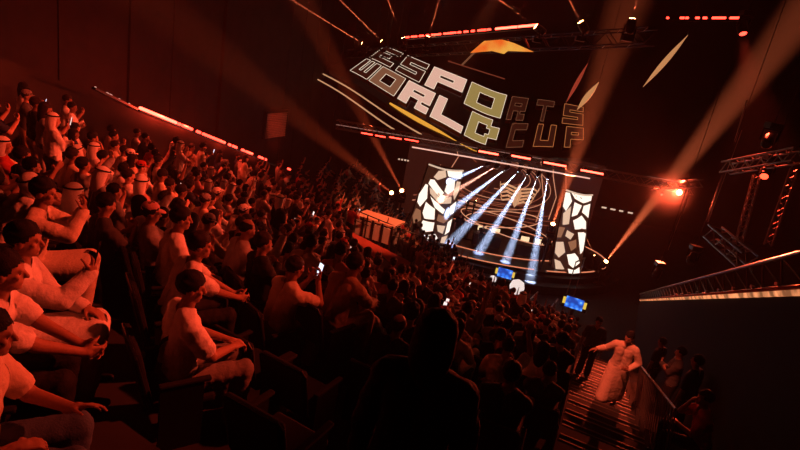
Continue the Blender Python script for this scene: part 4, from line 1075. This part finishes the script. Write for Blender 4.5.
HAIRS = {'short': [hair_mesh('short', s) for s in (0, 1.7, 3.1)], 'curly': [hair_mesh('curly', s) for s in (.5, 2.2)], 'long': [hair_mesh('long', s) for s in (.3, 1.9)], 'bald': [hair_mesh('bald')]}
CAPM, SCARF, RING = cap_mesh(), scarf_mesh(), ring_mesh()
def set_mat(o, *ms):
    while len(o.data.materials) < len(ms): o.data.materials.append(None)
    for i, x in enumerate(ms):
        o.material_slots[i].link = 'OBJECT'; o.material_slots[i].material = x
for me_ in [m_ for l in HAIRS.values() for m_ in l] + [CAPM, SCARF, RING]:
    if len(me_.materials) < 1: me_.materials.append(None)

def link(name, me, parent, *ms):
    o = bpy.data.objects.new(name, me); COL.objects.link(o); o.parent = parent
    if not me.materials:
        for _ in ms: me.materials.append(None)
    set_mat(o, *ms); return o
def person(K, loc, yaw_deg, label, group, skin=1, hair='short', shirt='white', trousers='black', hat=None, hatcol='grey', hairvar=0, scale=1.0, name='person'):
    """yaw: 0 faces +Y, positive turns right (clockwise seen from above)"""
    root = empty(name, loc, label, 'person', group, rz=-R(yaw_deg)); root.scale = (scale,) * 3
    link('body', K['body'], root, SK[skin], SHOE, EYEM, LIP)
    link('shirt' if not K.get('robe') else 'robe_top', K['shirt'], root, CLO[shirt])
    link('trousers' if not K.get('robe') else 'robe_skirt', K['trousers'], root, CLO[shirt] if K.get('robe') else TRO[trousers])
    if hat == 'scarf':
        o = link('headscarf', SCARF, root, CLO[hatcol]); o.matrix_local = K['head']; q = link('head_ring', RING, o, CLO['black'])
    else:
        o = link('hair', HAIRS[hair][hairvar % len(HAIRS[hair])], root, HAIRM[hairvar % 2]); o.matrix_local = K['head']
        if hat == 'cap': q = link('cap', CAPM, root, CLO[hatcol]); q.matrix_local = K['head']
    return root
PHONE_ME = None
def phone(root, K, label, lit=True, warm=False, group='phones held up in the crowd'):
    px, py, pz = K['spec']['phone']
    r = bpy.data.objects.new('phone', None); COL.objects.link(r); tag(r, label, 'phone', group); r.empty_display_size = .05
    bpy.context.view_layer.update()
    r.matrix_world = root.matrix_world @ Matrix.Translation((px, py, pz)) @ Matrix.Rotation(R(-12), 4, 'X')
    b = MB(); b.box((0, 0, 0), (.076, .009, .155), bev=.003); b.build('casing', M['phone_body'], r)
    b = MB(); b.box((0, -.0055, 0), (.069, .002, .145)); b.build('screen', (M['phone_warm'] if warm else M['phone_screen']) if lit else M['phone_body'], r)
    return r
def chair(loc, yaw_deg, label):
    root = empty('stand_chair', loc, label, 'chair', 'chairs of the stand', rz=-R(yaw_deg))
    for nm, me_, m_ in CHAIR: link(nm, me_, root, m_)
    return root
M['chair_cloth'] = mat('chair_cloth', (.006, .006, .006), .9)
def chair_parts():
    out = []
    b = MB(); b.box((0, .02, .41), (.46, .44, .07), bev=.025); out.append(('seat', b.mesh('seat', []), M['chair_cloth']))
    b = MB(); q = Matrix.Rotation(R(12), 3, 'X'); b.box((0, -.27, .66), (.46, .06, .48), q, bev=.025); out.append(('backrest', b.mesh('backrest', []), M['chair_cloth']))
    b = MB(); b.path([(-.235, -.225, .44), (-.235, -.325, .86), (-.20, -.335, .90), (.20, -.335, .90), (.235, -.325, .86), (.235, -.225, .44)], .011, n=6); out.append(('back_frame', b.mesh('back_frame', []), M['black_metal']))
    for sx in (-1, 1):
        b = MB(); b.box((sx * .255, .0, .62), (.05, .36, .03), bev=.01); out.append(('armrest', b.mesh('armrest', []), M['chair_cloth']))
        b = MB(); b.box((sx * .255, -.02, .30), (.035, .30, .60)); out.append(('side_frame', b.mesh('side_frame', []), M['black_metal']))
    return out
CHAIR = chair_parts()
for nm, me_, m_ in CHAIR:
    if not me_.materials: me_.materials.append(None)
def face_dir(p):                                       # facing, degrees clockwise from +Y
    v = OC - Vector((p[0], p[1], 0)); a = math.degrees(math.atan2(v.x, v.y))
    r = v.length
    st = math.degrees(math.atan2(SX - p[0], SY - p[1]))
    k = min(1, max(0, (17 - r) / 6)); k = k * .75
    return a * (1 - k) + st * k
# ------------------------------------------------------------------ pose library
rnd = random.Random(21)
LIB = {}
for nm in SEAT: LIB[nm] = make_body(SEAT[nm], True, .0145, 'short' if nm not in ('arms_folded', 'phone_raised') else 'long')
LIB['robe_lap'] = make_body(SEAT['hands_on_lap'], True, .0145, 'long', robe=True); LIB['robe_lap']['robe'] = True
LIB['robe_phone'] = make_body(SEAT['phone_at_chest'], True, .0145, 'long', robe=True); LIB['robe_phone']['robe'] = True
for nm in STAND: LIB[nm] = make_body(STAND[nm], False, .0145, 'short' if nm != 'standing_folded' else 'long')
def head_h(K): return K['head'].translation.z
taken = []                                             # plan positions already occupied
def free(p, d): return all((p[0] - q[0]) ** 2 + (p[1] - q[1]) ** 2 > d * d for q in taken)

def floor_at(p):
    s = s_of(p); k = round((s - .7) / PITCHR); k = max(ROWS[0], min(ROWS[-1], k)); return row_z(k)
def seat_from_head(px, py, K, yaw=None, depth=None, scale=1.0):
    """the plan position whose head shows at a pixel: on the nearest row along the sight line"""
    best = None
    rng = [depth] if depth else [1.6 + .03 * i for i in range(900)]
    for dp in rng:
        h = at(px, py, dp); a = face_dir(h) if yaw is None else yaw; hh = K['head'].translation * scale
        f = Vector((math.sin(R(a)), math.cos(R(a)), 0)); r_ = Vector((f.y, -f.x, 0))
        base = Vector((h.x, h.y, 0)) - f * hh.y - r_ * hh.x
        for k in ROWS:
            if depth is None and abs(s_of(base) - row_s(k)) > .25: continue
            if depth is not None and k != min(ROWS, key=lambda q: abs(s_of(base) - row_s(q))): continue
            e = abs((h.z - hh.z) - row_z(k))
            if best is None or e < best[0] - .015: best = (e, base, row_z(k), a, dp)
    return best
CHAIRS = []
def place(px, py, K, label, depth=None, yaw=None, seated=True, ch=None, group='seated spectators near the camera', z=None, dz=0, **kw):
    e, base, zz, a, dp = seat_from_head(px, py, K, yaw, depth, kw.get('scale', 1.0))
    h = at(px, py, dp)
    zz = h.z - K['head'].translation.z * kw.get('scale', 1.0) if depth else zz
    loc = (base.x, base.y, (zz if z is None else z) + dz)
    taken.append((base.x, base.y))
    r = person(K, loc, a, label, group, **kw)
    if seated: CHAIRS.append((loc, a, ch))
    return r

# ---- the people that stand out, fine-meshed
FINE = .0075
def fine(spec, **k): 
    seated = k.pop('seated', True); K = make_body(spec, seated, FINE, **k)
    if k.get('robe'): K['robe'] = True
    return K
def sp_(base, **k): d = dict(base); d.update(k); return d

# front left row, nearest first
KA = fine(sp_(SEAT['elbows_on_knees'], lean=10, R=((.20, .26, .74), (-.5, .8, -.3), (0, -.2, -1), .5), L=((-.02, .46, .76), (.3, .9, .3), (.6, 0, -1), .3), head=(-10, 6)), sleeves='short')
place(-12, 335, KA, 'nearest spectator at the lower left, pale t-shirt, hand stretched forward over the knees', depth=2.45, yaw=62, shirt='cream', trousers='denim', hair='short', skin=1)
KB_ = fine(sp_(SEAT['elbows_on_knees'], lean=16, head=(-6, 2), R=((.06, .58, .70), (-.35, .85, -.25), (-1, 0, 0), .55), L=((-.04, .57, .69), (.35, .85, -.25), (1, 0, 0), .55)), sleeves='short')
place(4, 272, KB_, 'man in white t-shirt leaning forward with clasped hands, second from the lower left corner', depth=2.95, yaw=62, shirt='white', trousers='black', hair='short', skin=1)
KC = fine(sp_(SEAT['phone_raised'], lean=4, R=((.10, .46, 1.06), (-.1, .25, 1), (-.4, -.8, .0), .8), L=((-.10, .40, .68), (.45, .85, -.2), (0, -.2, -1), .35), phone=(.08, .49, 1.18), head=(0, 4)), sleeves='long', robe=True)
rc = place(24, 240, KC, 'man in long white robe holding a dark phone upright, third from the lower left corner', depth=3.45, yaw=64, shirt='white', hair='short', skin=1)
PHONES = [(rc, KC, 'dark phone held upright by the man in long white robe', False, False)]
KD = fine(sp_(SEAT['phone_at_chest'], lean=10, R=((.08, .44, 1.10), (-.1, .3, 1), (-.4, -.8, 0), .8), L=((-.02, .42, 1.06), (.3, .4, .9), (.3, -.9, .2), .75), phone=(.05, .49, 1.20), head=(0, 10)), sleeves='long', robe=True)
rd = place(43, 192, KD, 'person in cream robe lifting a phone with both hands, left, behind the white-robed man', depth=4.6, yaw=64, shirt='cream', hair='short', skin=1)
PHONES.append((rd, KD, 'phone lifted by the person in cream robe at the left', False, False))
# second row: man with the chest strap and his neighbours
KE = fine(sp_(SEAT['hands_on_lap'], lean=4, R=((.06, .40, .72), (-.5, .8, -.1), (0, -.2, -1), .5), L=((-.08, .41, .70), (.5, .8, -.1), (0, -.2, -1), .5), head=(6, 10)), sleeves='short')
re_ = place(191, 288, KE, 'man in white t-shirt with a black strap across his back, hands in his lap', depth=3.85, yaw=52, shirt='white', trousers='grey', hair='short', skin=1)
def strap(root, K):
    b = MB(); hip, sp = K['hip'], K['sp']; pts = []
    for i in range(25):
        t = 2 * PI * i / 24; z = .28 + .16 * math.cos(t); pts.append(hip + sp * z + Vector((.175 * math.cos(t), .135 * math.sin(t) - .005, 0)))
    vs = []
    for p in pts:
        vs += [p - sp * .02, p + sp * .02]
    b.add(vs, [(2 * i, 2 * i + 2, 2 * i + 3, 2 * i + 1) for i in range(24)])
    o = b.build('bag_strap', CLO['black'], root); md = o.modifiers.new('t', 'SOLIDIFY'); md.thickness = .006
strap(re_, KE)
KF = fine(sp_(SEAT['elbows_on_knees'], lean=18, head=(10, 2)), sleeves='short')
place(200, 246, KF, 'spectator in white t-shirt leaning forward, just beyond the man with the black strap', depth=4.7, yaw=54, shirt='white', hair='short', hairvar=1)
KG = fine(sp_(SEAT['hands_on_lap'], lean=8, head=(0, 4)), sleeves='short')
place(181, 219, KG, 'broad-backed man in white t-shirt, third along from the man with the strap', depth=5.5, yaw=56, shirt='white', hair='short', skin=1, scale=1.03)
KH = LIB['hands_on_lap']
place(151, 213, KH, 'person in grey t-shirt and pale cap, left of the broad-backed man', depth=6.0, yaw=58, shirt='grey', hat='cap', hatcol='pink', hair='short')
place(247, 229, LIB['hand_on_chin'], 'man in pale shirt with receding hair, beyond the broad-backed man', depth=6.4, yaw=52, shirt='white', hair='bald', skin=0)
place(263, 243, LIB['arms_folded'], 'man in black top just right of the man with receding hair', depth=5.9, yaw=50, shirt='black', hair='short', hairvar=1)
KK = fine(sp_(SEAT['phone_at_chest'], lean=14, R=((.10, .42, 1.08), (-.1, .3, 1), (-.4, -.8, 0), .8), L=((-.02, .40, 1.05), (.3, .4, .9), (.3, -.9, .2), .75), phone=(.05, .47, 1.17), head=(0, 4)), sleeves='short')
rk = place(295, 268, KK, 'man in cream t-shirt watching through a lit phone, right of the black-topped man', depth=5.6, yaw=44, shirt='cream', trousers='tan', hair='short')
PHONES.append((rk, KK, 'bright phone screen in the hands of the man in cream t-shirt', True, False))
KL = fine(sp_(SEAT['elbows_on_knees'], lean=26, head=(4, -12)), sleeves='long')
place(356, 264, KL, 'hunched person with a broad tan back, right of the man with the lit phone', depth=5.9, yaw=40, shirt='tan', trousers='tan', hair='short', scale=1.04)
place(312, 243, LIB['elbows_on_knees'], 'person in cream shirt bending forward, beyond the man with the lit phone', depth=7.4, shirt='cream', hair='short')
place(340, 252, LIB['phone_at_chest'], 'person in pink shirt just beyond the hunched person', depth=7.2, shirt='pink', hair='short', hairvar=1)
# big dark silhouette
KN = fine(sp_(STAND['standing'], lean=4, head=(0, 6)), seated=False, sleeves='long')
place(436, 336, KN, 'large dark silhouette of a long-haired person in black, seen from behind', depth=2.55, yaw=14, seated=False, shirt='black', trousers='black', hair='long', skin=2, scale=1.02, group='standing spectators')
# middle: raised arm
KO = fine(sp_(SEAT['arm_raised'], lean=14, R=((.20, .34, 1.42), (.1, .3, 1), (0, 1, 0), .3), head=(0, 4)), sleeves='short')
place(508, 347, KO, 'person in white t-shirt raising one arm, right of the large dark silhouette', depth=7.2, yaw=20, shirt='white', hair='short')
rp = place(500, 402, LIB['phone_at_chest'], 'dark-topped person holding a bright phone low, below the person raising one arm', depth=5.4, yaw=18, shirt='black', hair='short', hairvar=1)
PHONES.append((rp, LIB['phone_at_chest'], 'bright phone below the person raising one arm', True, True))
place(549, 371, LIB['hands_on_lap'], 'dark spectator with short hair, last seat beside the stepped aisle', depth=6.6, yaw=16, shirt='dark grey', hair='short')
place(562, 341, LIB['arms_folded'], 'dark spectator with curly hair, aisle-end seat one further down', depth=8.2, yaw=16, shirt='black', hair='curly')
# aisle
KR = make_body(sp_(STAND['standing'], lean=10, R=((.50, .16, 1.16), (.8, .3, -.3), (-.3, 0, -1), .3), L=((-.16, .20, .98), (.7, .5, .1), (0, -1, 0), .6), head=(20, 14), elbowR=(.5, -.1, 1.0)), False, FINE, 'long', robe=True, stride=(.16, -.18)); KR['robe'] = True
KR['spec'] = dict(KR['spec'], phone=(-.06, .24, .98))
rr_ = place(629, 339, KR, 'man in pale long robe walking up the stepped aisle at right', depth=10.6, yaw=205, seated=False, shirt='cream', hair='short', group='standing spectators', skin=1)
g = gpt(FV.dot(rr_.location), WV.dot(rr_.location)); 
zst = zfloor(.25 + .45 * math.floor((FV.dot(rr_.location) - .25) / .45) + .225); rr_.location.z = zst
place(599, 322, LIB['standing'], 'standing person in dark top further down the stepped aisle', depth=13.4, yaw=190, seated=False, shirt='dark grey', hair='short', group='standing spectators')
for px, py, dp, K, lab, sh, dzz in ((676, 334, 10.6, 'standing_folded', 'dark-clad person standing against the black wall, right of the robed man', 'dark grey', 0), (696, 341, 9.4, 'standing', 'dark-clad person standing on the side ledge, nearest the warm light strip', 'black', 0), (689, 391, 7.4, 'hand_on_chin', 'person in red top crouched at the lower right ledge', 'red', 0), (663, 316, 13, 'standing', 'dark-clad person on the side ledge furthest down', 'black', 0)):
    p = at(px, py, dp); wq = w_of(p); p = p + WV * (1.95 - wq) * .8 if wq > 2.1 else p
    s = FV.dot(p); k = min(ROWS, key=lambda q: abs(row_s(q) - s)); z = row_z(k) + .02
    loc = FV * row_s(k) + WV * min(2.05, max(1.95, w_of(p)))
    person(LIB[K], (loc.x, loc.y, z), (-70 if K != 'standing' else -40), lab, 'people on the side ledge', shirt=sh, trousers='black', hair='short'); taken.append((loc.x, loc.y))
# red-clad person standing on the landing with a lit phone
p = at_z(347, 243, LANDZ - .05)
ru = person(LIB['standing_phone'], (p.x, p.y, LANDZ - .1), 40, 'person in red top and black shorts standing on the red landing beside the platform', 'standing spectators', shirt='red', trousers='black', hair='short'); taken.append((p.x, p.y))
PHONES.append((ru, LIB['standing_phone'], 'blue-lit phone held up by the person in red', True, False))
# camera operator
p = at(293, 214, 15.5); k = min(ROWS, key=lambda q: abs(row_s(q) - s_of(p)))
person(LIB['standing_phone'], (p.x, p.y, row_z(k)), 60, 'dark-clad person standing with a camera, left of the person in red', 'standing spectators', shirt='black', trousers='black', hair='short'); taken.append((p.x, p.y))
# people on the stage
for i, (px, py, Y, K, lab, yaw) in enumerate(((455, 240, 30.5, 'standing', 'dark figure standing on stage beside the left lit tower', 150), (478, 252, 29.6, 'standing_folded', 'dark figure standing on stage behind the left desk', 200), (541, 262, 29.4, 'standing', 'dark figure standing on stage right of the last blue-white beam', 200))):
    p = at_z(px, py, 1.0); person(LIB[K], (p.x, p.y, 1.01), yaw, lab, 'people on the stage', shirt='black', trousers='black', hair='short')

# ---- the rest of the stand, seat by seat
cands = []
for k in ROWS:
    r = RD - row_s(k); z = row_z(k)
    if r < 8.6: continue
    dth = .60 / r; th = R(-196) + (k % 2) * dth / 2
    while th < R(-90):
        p = rowpos(k, th); th += dth
        if wall_d(p) < .45 or w_of(p) > AISLE0 - .3 or p.y < -3: continue
        if (Vector((p.x, p.y, 0)) - Vector((SX, SY, 0))).length < 8.0 and abs((p.x - SX) / 9.0) ** 2 + ((p.y - SY) / 6.5) ** 2 < 1: continue
        x, y, d = project((p.x, p.y, z + 1.2))
        if d < 1.9 or x < -60 or x > 860 or y < -40 or y > 500: continue
        if d < 5.4 and y > 185 and x < 350: continue
        if d < 4.2 and x > 300: continue
        cands.append((d, k, p, x, y))
LPOLY = [(340, 216), (356, 206), (420, 252), (414, 286), (338, 254)]
def inpoly(x, y, P):
    c = False
    for (x0, y0), (x1, y1) in zip(P, P[1:] + P[:1]):
        if (y0 > y) != (y1 > y) and x < (x1 - x0) * (y - y0) / (y1 - y0) + x0: c = not c
    return c
cands = [c for c in cands if not (c[0] > 14 and inpoly(c[3], c[4], LPOLY)) and free(c[2], .5)]
cands.sort(key=lambda c: c[0])
ZONES = [(lambda x, y, d: d < 5.5, 'among the nearest rows'),
         (lambda x, y, d: x < 75 and y < 150, 'at the top left corner'),
         (lambda x, y, d: x < 150 and y < 190, 'high below the left parapet'),
         (lambda x, y, d: x < 240 and y < 205, 'below the red light strip'),
         (lambda x, y, d: x < 130, 'beyond the robed people'),
         (lambda x, y, d: x < 300 and y < 225, 'along the far parapet'),
         (lambda x, y, d: x < 260, 'beyond the broad-backed man'),
         (lambda x, y, d: x < 345 and y < 262, 'before the red landing'),
         (lambda x, y, d: x < 420 and y < 300, 'below the black railing'),
         (lambda x, y, d: x < 420, 'left of the large silhouette'),
         (lambda x, y, d: y < 300, 'near the blue monitors'),
         (lambda x, y, d: x < 500, 'beyond the large silhouette'),
         (lambda x, y, d: True, 'beside the stepped aisle')]
POSEW = {'hands_on_lap': 'hands in lap', 'phone_at_chest': 'with phone', 'elbows_on_knees': 'leaning forward', 'arms_folded': 'arms folded', 'hand_on_chin': 'hand at chin', 'phone_raised': 'phone raised high', 'clapping': 'clapping', 'arm_raised': 'one arm up', 'robe_lap': 'in long robe', 'robe_phone': 'in long robe with phone', 'standing': 'standing', 'standing_phone': 'standing with phone', 'standing_folded': 'standing arms folded'}
seen_labels = {}
N_IND = 270
individ = 0; rest = []
used_combo = set()
for d, k, p, x, y in cands:
    if individ >= N_IND or y > 492: rest.append((d, k, p, x, y)); continue
    if not free(p, .5): continue
    if rnd.random() < .06: continue
    zone = next(t for f, t in ZONES if f(x, y, d))
    centre = x > 300 and y > 260
    for tries in range(40):
        pose = rnd.choices(list(POSEW), [18, 14, 14, 8, 8, 4 if not (d < 6) else 1, 4, 2 if d > 7 else 0, 6, 4, 2 if d > 10 else 0, 2 if d > 10 else 0, 1 if d > 10 else 0])[0]
        if x < 70 and y < 145 and d > 8: pose = rnd.choice(['standing', 'standing_phone', 'standing_folded'])
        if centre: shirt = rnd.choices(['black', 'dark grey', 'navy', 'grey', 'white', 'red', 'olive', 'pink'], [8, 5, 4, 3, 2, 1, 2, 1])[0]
        else: shirt = rnd.choices(['white', 'cream', 'grey', 'dark grey', 'black', 'navy', 'red', 'pink', 'tan', 'olive'], [8, 5, 4, 5, 8, 4, 2, 2, 2, 2])[0]
        if pose.startswith('robe'): shirt = rnd.choice(['white', 'cream'])
        hd = rnd.choices(['short hair', 'curly hair', 'long hair', 'thin hair', 'grey cap', 'white cap', 'dark cap', 'white headscarf', 'red cap'], [14, 3, 4, 1, 1, 1.5, 1, 2 if not centre else .4, .7])[0]
        key = (zone, pose, shirt, hd)
        if key not in used_combo: break
    used_combo.add(key)
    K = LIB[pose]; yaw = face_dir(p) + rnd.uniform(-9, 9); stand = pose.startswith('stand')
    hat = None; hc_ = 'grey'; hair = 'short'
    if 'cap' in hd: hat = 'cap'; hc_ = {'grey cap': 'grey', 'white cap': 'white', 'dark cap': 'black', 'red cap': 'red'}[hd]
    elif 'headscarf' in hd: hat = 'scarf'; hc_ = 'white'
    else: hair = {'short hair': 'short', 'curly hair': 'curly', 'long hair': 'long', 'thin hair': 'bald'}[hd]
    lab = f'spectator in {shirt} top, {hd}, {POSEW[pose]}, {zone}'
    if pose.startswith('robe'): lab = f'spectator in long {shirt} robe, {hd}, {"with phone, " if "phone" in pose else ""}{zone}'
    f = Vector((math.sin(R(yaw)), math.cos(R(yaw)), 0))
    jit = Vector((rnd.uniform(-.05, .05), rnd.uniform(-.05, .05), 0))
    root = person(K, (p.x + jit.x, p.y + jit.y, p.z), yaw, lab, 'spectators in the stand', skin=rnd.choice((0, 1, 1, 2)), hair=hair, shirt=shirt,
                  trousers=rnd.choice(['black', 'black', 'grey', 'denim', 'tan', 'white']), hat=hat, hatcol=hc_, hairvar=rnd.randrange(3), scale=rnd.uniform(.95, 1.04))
    if d < 9 and not stand: CHAIRS.append(((p.x, p.y, p.z), yaw, None))
    if 'phone' in pose and rnd.random() < .35:
        PHONES.append((root, K, f'lit phone of spectator in {shirt} with {hd}, {zone}', True, rnd.random() < .5))
    taken.append((p.x, p.y)); individ += 1
print('individuals', individ, 'rest', len(rest), 'cands', len(cands))
for r_, K, lab, lit, warm in PHONES: phone(r_, K, lab, lit, warm)
# chairs under the nearer people and the empty ones in the dark foreground
for i, (loc, a, ch) in enumerate(CHAIRS):
    x, y, d = project((loc[0], loc[1], loc[2] + .6))
    if d > 9: continue
    chair(loc, a, ch or 'black stand chair under a seated spectator')
for k, th0 in ((2, None), (3, None)):
    r = RD - row_s(k); dth = .56 / r; th = R(-120)
    while th < R(-100):
        p = rowpos(k, th); th += dth
        x, y, d = project((p.x, p.y, p.z + .9))
        if w_of(p) < AISLE0 - .3 and 150 < x < 360 and 250 < y < 520 and free(p, .5):
            chair((p.x, p.y, p.z), face_dir(p), 'empty black chair in the dark row below the man with the black strap'); taken.append((p.x, p.y))

# ---- everyone too far to single out: one mass
def crowd_mass(rest):
    b = MB(); protos = []
    for nm in ('hands_on_lap', 'phone_at_chest', 'elbows_on_knees', 'arm_raised', 'clapping'):
        B = Body(); sp = SEAT[nm]; lean = R(sp['lean']); s = Vector((0, math.sin(lean), math.cos(lean))); hip = Vector((0, 0, .54)); sh = hip + s * .49
        K = LIB[nm]; hc = K['head'].translation
        B.cap(hip, sh - s * .06, .15, .15, 0); B.cap(sh + Vector((.15, 0, -.03)), sh + Vector((-.15, 0, -.03)), .075, .075, 0)
        for sg, key in ((1, 'R'), (-1, 'L')):
            s0 = sh + Vector((sg * .185, 0, -.03)); el, w = ik(s0, sp[key][0], .285, .255, s0 + Vector((sg * .3, -.12, -.4)))
            B.cap(s0, el, .06, .05, 0); B.cap(el, w, .045, .035, 1); B.cap(w, w + Vector(sp[key][1]).normalized() * .12, .04, .02, 1)
            B.cap(hip + Vector((sg * .1, 0, 0)), (sg * .14, .47, .55), .1, .07, 2); B.cap((sg * .14, .47, .55), (sg * .13, .41, .06), .07, .05, 2)
        B.ell(hc + Vector((0, .01, -.02)), (.07, .085, .11), 1); B.cap(sh, hc, .055, .05, 1); B.ell(hc + Vector((0, -.015, .045)), (.084, .098, .085), 3)
        me = B.fuse(.045, 0); co = np.empty(len(me.vertices) * 3); me.vertices.foreach_get('co', co); co = co.reshape(-1, 3)
        fs = [tuple(p.vertices) for p in me.polygons]; cen = np.array([co[list(f)].mean(0) for f in fs]); rg, _ = B.classify(cen)
        protos.append((co, fs, [B.bones[i][4] for i in rg])); bpy.data.meshes.remove(me)
    shirts = ['black', 'dark grey', 'white', 'cream', 'grey', 'navy', 'red']; ms = [SK[1], CLO['black'], HAIRM[0]] + [CLO[s] for s in shirts]
    for d, k, p, x, y in rest:
        co, fs, rg = rnd.choice(protos); a = -R(face_dir(p) + rnd.uniform(-12, 12)); c, s = math.cos(a), math.sin(a)
        q = np.empty_like(co); q[:, 0] = co[:, 0] * c - co[:, 1] * s + p.x; q[:, 1] = co[:, 0] * s + co[:, 1] * c + p.y; q[:, 2] = co[:, 2] + p.z
        sm = 3 + rnd.choices(range(len(shirts)), [8, 6, 2, 2, 3, 4, 1])[0]; o = len(b.v)
        b.v += q.tolist(); b.f += [tuple(i + o for i in f) for f in fs]; b.mi += [{0: sm, 1: 0, 2: 1, 3: 2}[r] for r in rg]
    o = b.build('distant_crowd', ms, None, smooth=True)
    tag(o, 'mass of far seated spectators filling the rows down towards the stage', 'crowd', kind='stuff')
if rest: crowd_mass([c for c in rest if c[4] < 480])

for o in S.objects:
    l = o.get('label')
    if l and len(l.split()) > 16: print('LONG', o.name, l)
